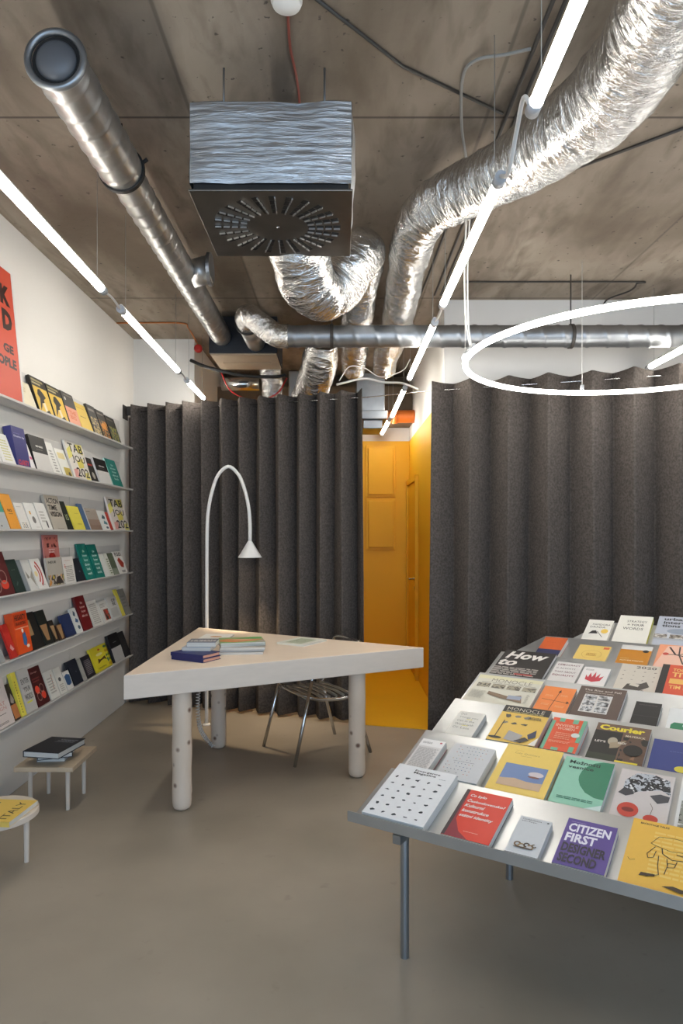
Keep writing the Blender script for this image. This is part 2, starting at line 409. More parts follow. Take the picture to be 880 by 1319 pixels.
# ------------------------------------------------------------------ CURTAINS
def curtain(name, label, xs, xe, L, pitch, seed, yo=0, ztop=2.585):
    """accordion folded felt along the line Y = 5.37-.33 X"""
    rnd = random.Random(seed); d = Vector((1, -.33)).normalized(); nrm = Vector((d.y, -d.x)) * -1   # towards the back
    nrm = Vector((.313, .95))
    length = (xe - xs) / d.x; n = int(round(length / (pitch / 2))); step = length / n
    amp = math.sqrt(max(L * L - step * step, .0004)) / 2
    root = thing(name, label, 'curtain')
    bm = BM(); cols = []; rows = 14
    jit = [rnd.uniform(-.22, .22) * step for _ in range(n + 1)]; jit2 = [rnd.uniform(-.4, .4) * step for _ in range(n + 1)]; aj = [rnd.uniform(.8, 1.12) for _ in range(n + 1)]
    jit[0] = jit[-1] = 0
    base = []
    for i in range(n + 1):
        base.append((i * step, jit[i], jit2[i], (amp if i % 2 else -amp) * aj[i]))
    # rounded folds: 6 samples each panel
    prof = []
    TS = (0, .06, .25, .5, .75, .94)
    for i in range(n):
        for k in TS:
            prof.append((i, k))
    prof.append((n - 1, 1.0))
    grid = []
    for (i, t) in prof:
        col = []
        for rI in range(rows + 1):
            v = rI / rows; z = ztop - (ztop - .02) * v
            def P(j):
                j = min(max(j, 0), n); b = base[j]; ph = math.sin(v * 4 + j * 1.3) * .008
                return Vector((b[0] + b[1] * .4 + b[2] * v * .55, b[3] * (1 - .12 * v) + ph * v * 1.5))
            p = P(i).lerp(P(i + 1), t)
            # soften the fold and bow the panel
            e = .06
            if t < e and i > 0: p = p.lerp(P(i-1).lerp(P(i), 1 - e + t), .5 * (1 - t / e)) 
            if t > 1 - e and i < n - 1: p = p.lerp(P(i+1).lerp(P(i+2), t - (1 - e)), .5 * (t - (1 - e)) / e)
            bow = -math.sin(t * math.pi) * .010
            q = Vector((xs, 5.37 + yo - .33 * xs)) + d * p.x + nrm * (p.y + bow)
            dip = 0.006 * math.sin(t * math.pi) if rI == 0 else 0
            col.append(bm.verts.new((q.x, q.y, z - dip)))
        grid.append(col)
    for a, b in zip(grid, grid[1:]):
        for k in range(rows):
            f = bm.faces.new((a[k], a[k+1], b[k+1], b[k])); f.smooth = True
    o = obj('cloth', bm, [M_FELT], root, angle=24)
    md = o.modifiers.new('thick', 'SOLIDIFY'); md.thickness = .005; md.offset = 0
    # eyelets where the wire pierces each panel
    first = None
    for i in range(n):
        p = Vector((xs, 5.37 + yo - .33 * xs)) + d * ((base[i][0] + base[i+1][0]) / 2)
        if first is None:
            b2 = BM(); ring = [Vector((math.cos(a * math.pi / 6) * .009, 0, math.sin(a * math.pi / 6) * .009)) for a in range(12)]
            tube(b2, ring, .0025, 6, closed=True); first = obj('eyelet', b2, [M_CHROME], root); e_ = first
        else:
            e_ = first.copy(); COL.objects.link(e_); e_.parent = root
        e_.location = (p.x, p.y, ztop - .055); sgn = 1 if i % 2 == 0 else -1
        e_.rotation_euler = (0, 0, math.atan2(d.y, d.x) + sgn * math.atan2(2 * amp, step))
    return root
curtain('felt_curtain', 'dark grey pleated felt curtain hanging behind the white triangular table', -1.77, .20, .18, .172, 3)
curtain('felt_curtain', 'dark grey pleated felt curtain hanging behind the book display table', .70, 3.3, .225, .27, 11, -.085)
# tension wire
wr = thing('curtain_wire', 'thin steel tension wire carrying both felt curtains across the room', 'wire')
bm = BM(); tube(bm, [(-1.85, 5.37 + .33 * 1.85, 2.53), (.20, 5.304, 2.53), (.70, 5.054, 2.53), (3.39, 5.285 - .33 * 3.39, 2.53)], .0035, 6); obj('wire', bm, [M_CHROME], wr)
bm = BM(); box(bm, -1.859, -1.852, 5.86, 5.99, 2.46, 2.58); box(bm, -1.855, -1.80, 5.95, 5.955, 2.50, 2.58); obj('wall_bracket', bm, [M_CABLE], wr, bevel=.004)
# post at the left end of the curtain
bm = BM(); box(bm, -1.858, -1.80, 6.04, 6.12, 0, 2.50); box(bm, -1.80, -1.793, 6.05, 6.11, 0, 2.50)
tag(obj('edge_post', bm, [surf('brown_wood_strip', '#6b5440', .5, var=.3, scale=3, stretch=(6, 6, .5))], bevel=.003), 'narrow dark brown upright strip between the shelves and the left curtain', 'post')

# ------------------------------------------------------------------ WALL SHELVES
SHZ = [2.185 - .3478 * k for k in range(6)]
ORD = ['top', 'second', 'third', 'fourth', 'fifth', 'lowest']
SHN = ['top shelf', 'second shelf from the top', 'third shelf from the top', 'fourth shelf from the top', 'second shelf from the bottom', 'lowest shelf']
for k, z in enumerate(SHZ):
    for (y0, y1, side) in ((2.5, 4.695, 'nearer'), (4.70, 5.765, 'farther')):
        bm = BM()
        # lipped sheet steel: lip, plate, back flange
        box(bm, -1.742, -1.740, y0, y1, z - .002, z + .010); box(bm, XL + .002, -1.740, y0, y1, z - .003, z); box(bm, XL + .0005, XL + .004, y0, y1, z - .004, z + .235)
        tag(obj('wall_shelf', bm, [M_SHELF]), f'{side} half of the white wall book ledge, {SHN[k]}', 'shelf', 'white steel book ledges on the left wall')

def wall_x(px, X=1.765): return X * 880 / (437 - px)
WN = {}
def wall_book(k, x0, x1, yt, th, cover, els, label, name='book', page=None, spine=None, deep=0.0, grp=None, hard=False, avail=None):
    y0 = wall_x(x0); y1 = wall_x(x1); zb = SHZ[k]; zt = H - (yt - 686) / 880 * y0
    w = max(.012, y1 - y0 - .003); hh = max(.08, zt - zb - .002)
    avail = (.088 if avail is None else avail) - deep
    ang = math.asin(max(.02, min(.35, (avail - th) / hh)))
    hh = hh / math.cos(ang)
    b = make_book(name, label, w, hh, th, cover, els, group='books on the ' + SHN[k], page=page, spine=spine, cat=name if name != 'book' else 'book', hard=hard)
    # back bottom edge stands on the ledge, front face leans back
    b.location = (-1.765 - deep - th * math.cos(ang), y0, zb + .001 + th * math.sin(ang) * 0)
    b.rotation_euler = (R(90) - ang, 0, R(90))
    b.location.z = zb + .0005
    return b
W = wall_book
def dog(c1='#e3bd4a'):
    return [('r', .03, .02, .94, .72, c1), ('r', .06, .80, .55, .05, '#b8ad86'), ('r', .06, .88, .75, .06, '#a09670'), ('p', [(.30, .66), (.45, .70), (.60, .62), (.74, .50), (.55, .42), (.52, .32), (.36, .30), (.28, .20), (.12, .06), (.22, .28), (.30, .42), (.20, .52)], '#2a211a'), ('p', [(.40, .30), (.56, .34), (.60, .10), (.44, .06)], '#e8dcc0'), ('p', [(.35, .04), (.7, .16), (.8, .03)], '#2a211a')]
def tab():
    return [('p', [(0, .75), (.3, .9), (.25, .6), (0, .5)], '#ebe07a'), ('p', [(.55, .95), (.95, .98), (.9, .7), (.6, .75)], '#e9dc6d'), ('p', [(.4, .5), (.8, .6), (.75, .35), (.45, .3)], '#ead96a'), ('p', [(.1, .25), (.35, .3), (.3, .05), (.1, .05)], '#e8a9a0'), ('p', [(.7, .2), (.95, .25), (.95, .02), (.7, .02)], '#ecdf80'),
            ('t', 'TAB', .12, .72, .8, .22, '#211d1b', {'b': .01}), ('t', 'JOU', .18, .42, .72, .22, '#211d1b', {'b': .01}), ('t', '202', .25, .08, .68, .24, '#211d1b', {'b': .01})]
def bw(): return [('r', 0, 0, 1, .52, '#d8d5d0'), ('t', 'SENSES', .30, .68, .45, .05, '#e8e6e0', {'b': .03}), ('l', .3, .6, .4, .05, 1, '#66625c')]
def redcirc():
    return [('t', 'Design', .2, .84, .5, .05, '#e0a8a0'), ('l', .15, .62, .6, .14, 2, '#7c3a38'), ('e', .30, .42, .17, .105, '#e2452f'), ('e', .66, .24, .17, .105, '#e2452f'), ('arc', .66, .42, .14, .17, 0, 360, '#a8837a'), ('arc', .30, .24, .14, .17, 0, 360, '#a8837a')]
def script(c='#e6ece8', n=5):
    out = []
    for q in range(n):
        ww = (.22, .5, .42, .55, .4, .5)[q % 6]; out.append(('t', ('the', 'know', 'how', 'about', 'look', 'work')[q % 6], .5 - ww / 2 + .04, .76 - q * .125, ww, .075, c, {'b': .02}))
    return out
def plain(n=6, c='#8a8680'): return [('l', .15, .3, .6, .55, n, c)]

# top shelf -----------------------------------------------------------
W(0, 31, 50, 486, .006, '#ebe2c6', [('l', .1, .6, .5, .2, 3, '#cfc193')], 'thin cream booklet standing between the red poster and the black and yellow magazines', 'booklet')
W(0, 52, 71.5, 483, .02, '#24201c', dog(), 'black and yellow dog magazine, the one farther left on the top shelf', 'magazine', grp='dog')
W(0, 72.5, 90.5, 494, .02, '#24201c', dog('#e6c04c'), 'black and yellow dog magazine, second of the pair on the top shelf', 'magazine')
W(0, 91.5, 106.5, 503, .018, '#4b4743', [('r', 0, 0, 1, .56, '#e8a184'), ('e', .22, .80, .08, .05, '#d8d4cc'), ('l', .15, .9, .7, .06, 1, '#8e887c'), ('t', 'THE\nBIG', .2, .2, .6, .26, '#d96a3a', {'b': .02})], 'grey magazine with a pink lower half on the top shelf', 'magazine')
W(0, 107.5, 122, 517, .014, '#e8c85a', [('l', .2, .5, .5, .05, 1, '#8a6a20'), ('r', .1, .82, .7, .02, '#c79e30')], 'plain yellow magazine in the middle of the top shelf', 'magazine')
W(0, 123, 133.5, 520, .018, '#3b3833', [('r', .1, .05, .85, .55, photo(['#5d6b6c', '#c9b27a', '#34302a', '#bfae9a'], 30, 1)), ('r', .1, .8, .7, .08, '#8f8a80')], 'dark magazine with a grey and tan photo, right of the plain yellow one', 'magazine')
W(0, 134.5, 145, 527, .018, '#2e2a26', [('r', .1, .05, .85, .6, photo(['#2a2622', '#d58a35', '#3a3a32', '#b3925a'], 24, 4)), ('r', .1, .85, .7, .05, '#8f8a80'), ('e', .5, .45, .3, .12, '#e59a3c')], 'dark magazine with an orange spot, second from the right on the top shelf', 'magazine')
W(0, 146, 157.5, 535, .02, '#22201e', [('r', .1, .05, .85, .55, photo(['#2a2a2a', '#9c9a54', '#33404a', '#c8a24a'], 26, 7)), ('r', .1, .85, .7, .05, '#6f6a60')], 'dark magazine with olive blotches, last on the right of the top shelf', 'magazine')
# second shelf ---------------------------------------------------------
W(1, -12, 4, 560, .02, '#ecebe7', [('l', .5, .3, .3, .3, 3, '#e3d74a')], 'white book with yellow marks at the left end of the second shelf')
W(1, 5, 22.5, 556, .012, '#e9e7e2', [('l', .25, .15, .6, .7, 8, '#cfc88a')], 'white book with pale yellow lines left of the blue book')
W(1, 23.5, 40.5, 549, .045, '#3b3a78', [('t', 'CLARITY', .12, .05, .78, .13, '#dc3b3a', {'b': .03}), ('t', 'Design by', .1, .72, .8, .06, '#c9cae0', {'b': .03}), ('l', .1, .82, .5, .03, 1, '#6a6aa6')], 'thick blue book with red CLARITY lettering on the second shelf', hard=True)
W(1, 41.5, 47.5, 571, .016, '#eeeae8', [('e', .7, .45, .3, .06, '#d9588c')], 'white book with a pink mark right of the blue one')
W(1, 48.5, 69, 560, .03, '#181615', bw(), 'black-topped white thick book right of the blue book on the second shelf', spine='#1d1b1a')
W(1, 70.5, 81.5, 568, .01, '#eceae4', [('l', .35, .1, .4, .7, 8, '#a09e98')], 'white book with a small text column on the second shelf')
W(1, 82.5, 95, 577, .01, '#eeece4', [('r', .15, .65, .7, .22, '#e8d99a'), ('r', .3, .05, .68, .30, '#c3ac4e'), ('e', .75, .12, .12, .08, '#4a3c1a')], 'white book with two khaki yellow pictures on the second shelf')
W(1, 96.5, 119, 566, .014, '#ece6dc', tab(), 'cream magazine with big black letters and yellow patches on the second shelf', 'magazine')
W(1, 120, 128.5, 589, .014, '#2a2622', [('r', .15, .68, .7, .08, '#b43a2c'), ('e', .5, .28, .2, .14, '#b5aea4')], 'small dark book with a red band on the second shelf')
W(1, 130, 145.5, 590, .028, '#1a1817', bw(), 'black-topped white book beside the teal book on the second shelf', spine='#dcdad6')
W(1, 147, 160, 590, .012, '#1f7f74', script('#d8ebe4', 5), 'teal book with white lettering at the right end of the second shelf', spine='#bfe0d8')
# third shelf ------------------------------------------------------------
W(2, -10, 14, 638, .02, '#bdbfc0', [('r', 0, .52, 1, .48, '#3f9a83'), ('l', .2, .7, .6, .04, 1, '#a9d6c4'), ('r', .55, .08, .06, .05, '#3a3a3a')], 'grey book with a green upper half at the left end of the third shelf')
W(2, 15, 28.5, 636, .014, '#efa338', [('t', 'NG', .3, .50, .4, .08, '#4a3320', {'b': .03}), ('l', .3, .44, .4, .03, 1, '#6a4a20')], 'orange book on the third shelf')
W(2, 29.5, 41, 648, .012, '#e9e6df', [('dots', .25, .1, .45, .16, 4, 4, ['#3a3a3a', '#b88a3a', '#555'.replace('#555', '#555555')], .06, 1), ('l', .2, .85, .5, .04, 1, '#b5b1a8')], 'white book with a small dotted figure right of the orange book')
W(2, 42, 55, 648, .014, '#efede8', [('e', .55, .38, .16, .13, '#77746e'), ('r', .3, .58, .14, .12, '#e0a83a'), ('l', .5, .1, .4, .03, 1, '#b5b1a8')], 'white book with a grey egg shape and orange mark on the third shelf')
W(2, 56, 69, 648, .014, '#edebe6', [('l', .2, .3, .45, .45, 4, '#bdbab2'), ('e', .62, .22, .07, .14, '#383634')], 'white book with a thin black figure left of the beige ACTION TIME VISION book')
W(2, 70, 88, 638, .02, '#b9b1a3', [('t', 'ACTION', .08, .76, .84, .16, '#26221e', {'b': .03}), ('t', 'TIME', .08, .57, .6, .15, '#26221e', {'b': .03}), ('t', 'VISION', .08, .38, .8, .15, '#26221e', {'b': .03}), ('l', .3, .04, .5, .02, 1, '#5a544c')], 'beige book with heavy black ACTION TIME VISION title')
W(2, 89, 96, 646, .016, '#20271f', [('t', 'IS', .3, .35, .5, .2, '#aab48e')], 'narrow dark green-black book on the third shelf')
W(2, 97, 111.5, 652, .014, '#e5d755', [('l', .45, .7, .35, .03, 1, '#a2963a'), ('l', .45, .25, .4, .05, 2, '#a2963a')], 'bright yellow book on the third shelf')
W(2, 112, 117.5, 649, .012, '#51698c', [], 'narrow blue book right of the bright yellow one')
W(2, 118.5, 133, 655, .016, '#8b7263', [('r', 0, .5, 1, .5, '#a89c90'), ('r', 0, .25, 1, .25, '#967f70'), ('l', .1, .85, .3, .05, 1, '#3e3630')], 'brown book with a fading grey upper half on the third shelf', spine='#dedad4')
W(2, 134, 143.5, 658, .012, '#e9e8e4', [('p', [(.3, .62), (.55, .82), (.8, .7), (.7, .58)], '#33505a'), ('p', [(.35, .35), (.5, .52), (.85, .4), (.8, .3)], '#3f7d86'), ('e', .65, .16, .16, .06, '#31475a')], 'white book with blue-green shapes beside the red-spined one')
W(2, 144, 147, 660, .012, '#c9402f', [], 'very narrow red book spine on the third shelf')
W(2, 148, 168, 640, .014, '#e6dcd4', tab(), 'cream and yellow magazine with big black letters at the right end of the third shelf', 'magazine')
# fourth shelf -------------------------------------------------------------
W(3, -8, 20.5, 713, .016, '#5c1d1f', redcirc(), 'dark red book with red circles at the left end of the fourth shelf', hard=True)
W(3, 21.5, 34.5, 722, .014, '#1e322c', [('l', .3, .68, .35, .02, 1, '#7f8c84'), ('p', [(.3, .25), (.5, .35), (.55, .3), (.35, .2)], '#51635b')], 'dark green book on the fourth shelf')
W(3, 35.2, 39.8, 722, .012, '#8a8f94', [], 'narrow grey book right of the dark green one')
W(3, 40.5, 50, 722, .012, '#d9d7d2', [('p', [(.1, .65), (.45, .42), (.12, .38)], '#8b8578'), ('p', [(.95, .65), (.5, .42), (.95, .1)], '#9b9588')], 'white book with grey triangles on the fourth shelf')
W(3, 51, 63.5, 721, .014, '#eae8e3', [('arc', .05, .5, .42, .52, -55, 55, '#b8302a'), ('arc', .05, .5, .62, .74, -55, 55, '#b8302a'), ('e', .2, .5, .15, .09, '#ead9a0'), ('l', .4, .12, .4, .03, 1, '#8a8680')], 'white book with red arcs on the fourth shelf')
W(3, 64.5, 84, 719, .014, '#b5afa4', [('t', 'NEUE', .12, .80, .5, .08, '#3a3630', {'b': .02}), ('r', 0, .05, 1, .35, photo(['#c8883a', '#b5afa4', '#4a423c', '#c8b04a'], 22, 3)), ('p', [(.4, .08), (.55, .32), (.75, .35), (.95, .08)], '#3a3330')], 'grey-beige magazine with an orange dusk photo on the fourth shelf', 'magazine', avail=.042)
W(3, 85, 99, 718, .012, '#dfdbd5', [('l', .2, .1, .65, .6, 9, '#a09b93'), ('l', .1, .6, .15, .15, 3, '#c8503c'), ('l', .2, .86, .5, .02, 1, '#b5503c')], 'white book with grey text and red marks on the fourth shelf', avail=.042)
W(3, 100.5, 111.5, 721, .02, '#20232c', [('e', .6, .42, .08, .04, '#7a7a80')], 'navy-black book left of the two teal books')
W(3, 112.5, 123.5, 701, .012, '#12796d', script('#cfe6df', 6), 'teal book with white lettering, left one of the pair on the fourth shelf')
W(3, 124.5, 136, 702, .012, '#12796d', script('#cfe6df', 6), 'teal book with white lettering, right one of the pair on the fourth shelf')
W(3, 137, 143, 714, .01, '#e2e0da', [], 'plain white narrow book right of the teal pair')
W(3, 143.5, 147.5, 713, .01, '#dddbd0', [('l', .2, .1, .6, .7, 7, '#77805f')], 'white book with olive letters on the fourth shelf')
W(3, 148, 154.5, 713, .01, '#5d6650', [('r', 0, 0, 1, .3, '#8b9180')], 'narrow olive green book on the fourth shelf')
W(3, 155.5, 165, 711, .014, '#ece7e0', [('t', 'EGO', .1, .78, .8, .16, '#24201e', {'b': .02}), ('p', [(.2, .6), (.5, .72), (.9, .45), (.7, .25), (.4, .3)], '#b8402c'), ('l', .3, .05, .5, .12, 2, '#3a3632')], 'white EGO magazine with a red figure at the right end of the fourth shelf', 'magazine')
W(3, 71, 90, 689, .008, '#cf8078', [('r', .1, .75, .8, .2, photo(['#5a2a28', '#c8766a', '#8a2a26'], 26, 2)), ('p', [(.2, .2), (.3, .6), (.5, .7), (.7, .6), (.85, .2), (.6, .35), (.4, .3)], '#b5281f'), ('l', .3, .65, .4, .1, 2, '#e8c0b8')], 'tall pink and red booklet standing behind the dusk magazine', 'booklet', deep=.045, avail=.088)
# fifth shelf ------------------------------------------------------------------
W(4, -14, 7.5, 800, .012, '#9fa1a0', [('l', .3, .6, .5, .03, 1, '#74726e')], 'large pale grey book at the left end of the second lowest shelf')
W(4, 16, 24, 806, .012, '#c52a20', [('p', [(.2, .3), (.5, .4), (.8, .25), (.5, .2)], '#e0a0a0')], 'bright red narrow book left of the orange one')
W(4, 24.8, 43, 792, .045, '#e8541c', [('r', .04, .64, .92, .32, '#d8481a'), ('t', 'HEGARTY', .12, .80, .76, .13, '#2a1c16', {'b': .03}), ('t', 'ON ADVERTISING', .12, .68, .72, .08, '#2a1c16', {'b': .02}), ('r', .05, .60, .9, .02, '#f0b090'), ('p', [(.45, .45), (.65, .50), (.72, .3), (.62, .16), (.45, .2)], '#39689a'), ('e', .5, .54, .07, .05, '#e8e4de'), ('e', .72, .15, .1, .04, '#ead8c0')], 'thick orange HEGARTY book with a small blue figure')
W(4, 44, 58.5, 792, .016, '#1c1a19', [('r', 0, .38, .45, .42, '#a3805a')], 'black book with a kraft patch just right of the orange book')
W(4, 59.5, 70.5, 789, .02, '#1d211d', [('p', [(.05, .58), (.8, .58), (.65, .12), (.3, .12)], '#a67e56')], 'tall black-green book with a kraft trapezium on the second lowest shelf')
W(4, 71.2, 77, 801, .018, '#241c18', [('p', [(.1, .75), (.9, .75), (.7, .1), (.4, .1)], '#ae8a62')], 'small dark book with a kraft front, left one of two beside the navy book')
W(4, 77.8, 85.5, 806, .01, '#3a2218', [('p', [(.2, .95), (.95, .95), (.75, .1), (.4, .05)], '#a8845c')], 'small brown kraft-fronted book touching the navy book')
W(4, 87, 99, 794, .018, '#26335a', [('l', .5, .2, .2, .05, 1, '#4a5a86')], 'navy blue book on the second lowest shelf')
W(4, 100, 107.8, 785, .01, '#dfe0dc', [('p', [(.3, .72), (.5, .9), (.7, .8), (.6, .65)], '#3c5564'), ('p', [(.3, .45), (.5, .6), (.85, .5), (.7, .4)], '#3e5f86'), ('e', .6, .22, .2, .08, '#3c5564')], 'white book with dark blue blots left of the dark red one')
W(4, 108.5, 120.5, 770, .016, '#74191b', script('#d9b4ae', 4), 'dark red book with pale script on the second lowest shelf', spine='#5a1416')
W(4, 122, 134, 776, .012, '#dad7d0', [('l', .15, .1, .7, .8, 11, '#a7a39b')], 'white book covered in grey text right of the dark red one')
W(4, 135, 145, 776, .01, '#dcd9d2', [('r', .35, .1, .6, .5, photo(['#4c5a48', '#b8503a', '#3a3a34', '#a8a49a'], 26, 8)), ('e', .7, .45, .18, .1, '#c84a38'), ('l', .1, .7, .6, .2, 3, '#a7a39b')], 'white book with a small green and red photo on the second lowest shelf')
W(4, 146, 158, 771, .012, '#cfcdc8', [('t', 'OF\nBE', .45, .6, .4, .3, '#3e3a38', {'b': .02}), ('r', .1, .1, .7, .4, '#bcbab5')], 'light grey book with dark stacked letters on the second lowest shelf')
W(4, 158.8, 162, 760, .012, '#e3d251', [], 'yellow narrow book near the right end of the second lowest shelf')
W(4, 162.8, 170, 760, .01, '#8f8b84', [('l', .1, .3, .6, .5, 4, '#76726b')], 'grey book at the right end of the second lowest shelf')
# lowest shelf ---------------------------------------------------------------------
W(5, -16, 20, 887, .014, '#dccfc9', [('t', 'GREAT', .3, .42, .55, .08, '#c98a80'), ('t', 'DESIGN', .3, .33, .55, .07, '#c98a80'), ('t', 'PRINTED', .45, .76, .4, .05, '#6e625c'), ('l', .4, .25, .45, .03, 1, '#6e625c'), ('l', .45, .06, .4, .05, 2, '#6e625c')], 'pale pink book with red capitals at the left end of the lowest shelf')
W(5, 20.8, 28, 884, .012, '#2c2420', [('r', 0, .05, 1, .38, '#c07a48'), ('p', [(.2, .5), (.6, .75), (.9, .55), (.6, .45)], '#a59a90')], 'dark book with an orange-brown lower picture on the lowest shelf')
W(5, 29, 35, 869, .02, '#e6d752', [('l', .3, .08, .2, .75, 12, '#7b722a')], 'tall yellow book on the lowest shelf', page=M_PAGEY)
W(5, 36, 49.5, 866, .022, '#c5c2bd', [('t', 'ENTER', .15, .66, .7, .12, '#5c5852', {'b': .01}), ('t', 'YOUR', .2, .47, .6, .12, '#5c5852', {'b': .01}), ('t', 'WORDS', .15, .28, .7, .14, '#5c5852', {'b': .01}), ('r', .2, .21, .5, .04, '#d9d64a')], 'light grey book with tall outlined capitals beside the yellow one on the lowest shelf')
W(5, 50.5, 65.5, 864, .016, '#481517', redcirc(), 'dark red book with red circles on the lowest shelf', hard=True)
W(5, 67, 78.5, 868, .01, '#dddad2', [('ln', [(.6, .3), (.75, .85)], .06, '#b06a50'), ('l', .2, .2, .6, .6, 6, '#a9a59c')], 'white book with a thin brown stroke on the lowest shelf')
W(5, 79.3, 87.5, 863, .01, '#dcd9d1', [('e', .5, .55, .2, .08, '#4c4a4c'), ('l', .2, .1, .6, .3, 4, '#a9a59c')], 'white book with a dark oval on the lowest shelf')
W(5, 88.2, 96, 867, .01, '#d7d6d2', [('p', [(.1, .75), (.5, .85), (.95, .75), (.9, .3), (.5, .22), (.15, .3)], '#33557e')], 'white book with a blue patch beside the navy one on the lowest shelf')
W(5, 97, 108, 854, .022, '#1f2430', [('e', .6, .5, .06, .03, '#5a6070')], 'navy-black book in the middle of the lowest shelf', spine='#171a20')
W(5, 109, 113, 850, .01, '#a9a6a0', [], 'narrow grey book right of the navy-black one')
W(5, 114, 124, 848, .016, '#28242a', [('l', .15, .15, .7, .7, 9, '#8b858c')], 'small black book full of grey lettering on the lowest shelf')
W(5, 125.5, 145.5, 838, .018, '#e4d534', [('p', [(.25, .30), (.3, .50), (.42, .44), (.58, .48), (.72, .52), (.78, .32), (.66, .40), (.45, .38)], '#5a3a1a'), ('e', .5, .84, .07, .04, '#d5542c'), ('e', .45, .66, .2, .06, '#efe89a'), ('dots', .84, .12, .1, .75, 2, 5, ['#5f7a2a', '#2f6a5a', '#caa21e'], .07, 1), ('t', 'CONTROL', .15, .1, .5, .05, '#2a2618', {'b': .03})], 'large yellow book with a brown figure on the lowest shelf')
W(5, 149, 161, 820, .022, '#1b1a1b', [('r', .0, 0, 1, .5, '#bdbbb9'), ('l', .35, .68, .3, .04, 1, '#bdbbb9')], 'black-topped grey book near the right end of the lowest shelf')
W(5, 162, 169, 816, .012, '#2b2a2b', [], 'plain charcoal book, last on the right of the lowest shelf')

# red poster leaning on the top shelf
yP = 3.80; zP = SHZ[0] + .001
pt = thing('poster', 'tall red-orange poster with dark block letters leaning above the top shelf', 'poster', (-1.768, yP - .46, zP), rot=(R(90) - .096, 0, R(90)))
bm = BM(); w_, h_ = .46, .735
ms = [ink('#d0523a', .5)]
box(bm, 0, w_, 0, h_, 0, .008)
design(bm, [('t', 'K', .68, .72, .24, .15, '#3a211c', {'b': .07}), ('t', 'D', .68, .53, .24, .155, '#3a211c', {'b': .07}), ('t', 'GE', .64, .36, .25, .065, '#3a211c', {'b': .05}), ('t', 'OPLE', .48, .25, .45, .075, '#3a211c', {'b': .05})], w_, h_, .008, ms)
obj('printed_sheet', bm, ms, pt)
bm = BM(); box(bm, w_, w_ + .018, 0, h_, 0, .010); obj('frame_edge', bm, [M_PLAST], pt)

# ------------------------------------------------------------------ DISPLAY TABLE
P0 = Vector((.041, 2.397)); U = Vector((.84, -.5426)); V = Vector((.5426, .84))
TB = [.30, .61, .92, 1.23, 1.54, 1.85, 2.10]; ZB = [.568, .641, .712, .779, .838, .895, .965]
ZF = [.475] + [z - .035 for z in ZB[:-1]]; TF = [0] + TB[:-1]
SF = [0, 0, 0, 0, 0, .0, .24]; SB = [0, 0, 0, 0, 0, .15, .42]; SE = 1.95
def stp(s, t, z): p = P0 + U * s + V * t; return Vector((p.x, p.y, z))
dt = thing('display_table', 'large stepped sheet-steel display table covered in books, front right', 'table', (1.4, 2.6, 0))
offs = Vector((1.4, 2.6, 0))
for k in range(7):
    bm = BM(); th = .003
    a = math.atan2(ZB[k] - ZF[k], TB[k] - TF[k]); nx = (-math.sin(a), math.cos(a))
    def plate(pts):   # pts in (s,t,z); extruded downwards
        top = [bm.verts.new(stp(*p) - offs) for p in pts]; bot = [bm.verts.new(stp(p[0], p[1], p[2] - th) - offs) for p in pts]
        bm.faces.new(top); bm.faces.new(bot[::-1])
        for i in range(4): j = (i+1) % 4; bm.faces.new((top[j], top[i], bot[i], bot[j]))
    plate([(SF[k], TF[k] + .002, ZF[k]), (SE, TF[k] + .002, ZF[k]), (SE, TB[k] - .002, ZB[k]), (SB[k], TB[k] - .002, ZB[k])])
    # back hem, folded down
    def vert(s0, s1, t0, t1, z0, z1):
        c = [stp(s0, t0, z0), stp(s1, t0, z0), stp(s1, t1, z0), stp(s0, t1, z0)]
        lo = [bm.verts.new(v - offs) for v in c]; hi = [bm.verts.new(v - offs + Vector((0, 0, z1 - z0))) for v in c]
        bm.faces.new(lo[::-1]); bm.faces.new(hi)
        for i in range(4): j = (i+1) % 4; bm.faces.new((lo[i], lo[j], hi[j], hi[i]))
    vert(SB[k], SE, TB[k] - .002, TB[k], ZB[k] - .034, ZB[k])
    if k == 0: vert(-.012, SE, -.003, .001, .467, .503)
    else: pass
    bmesh.ops.recalc_face_normals(bm, faces=bm.faces[:])
    obj('tray', bm, [M_TRAY], dt)
for s in (.165, 1.75):
    bm = BM()
    pts = [(.04, .44), (2.04, .86), (2.04, .825), (.04, .405)]
    for (tt0, zz0, tt1, zz1) in ((.03, .445, 2.0, .845),):
        vs = []
        for ds in (-.015, .015):
            for (tt, zz) in ((tt0, zz0), (tt1, zz1)):
                for dz in (-.03, 0): vs.append(bm.verts.new(stp(s + ds + (.32 if (tt > 1 and s < 1) else 0), tt, zz + dz) - offs))
        for f in ((0,1,3,2), (4,6,7,5), (0,4,5,1), (2,3,7,6), (0,2,6,4), (1,5,7,3)): bm.faces.new([vs[i] for i in f])
    bmesh.ops.recalc_face_normals(bm, faces=bm.faces[:])
    obj('support_rail', bm, [M_LEGM], dt)
    for t_ in (.09, .815, 1.55):
        ss = s + (.32 * (t_ - .03) / 1.97 if s < 1 else 0)
        if t_ < .1: ss = s
        p = stp(ss, t_, 0) - offs; zt = .445 + .4 * (t_ - .03) / 1.97
        bm = BM(); lathe(bm, [(.0155, 0), (.0155, zt - .012)], p, 'z', 20); obj('leg', bm, [M_LEGM], dt, angle=40)
        if t_ > .1:
            pass

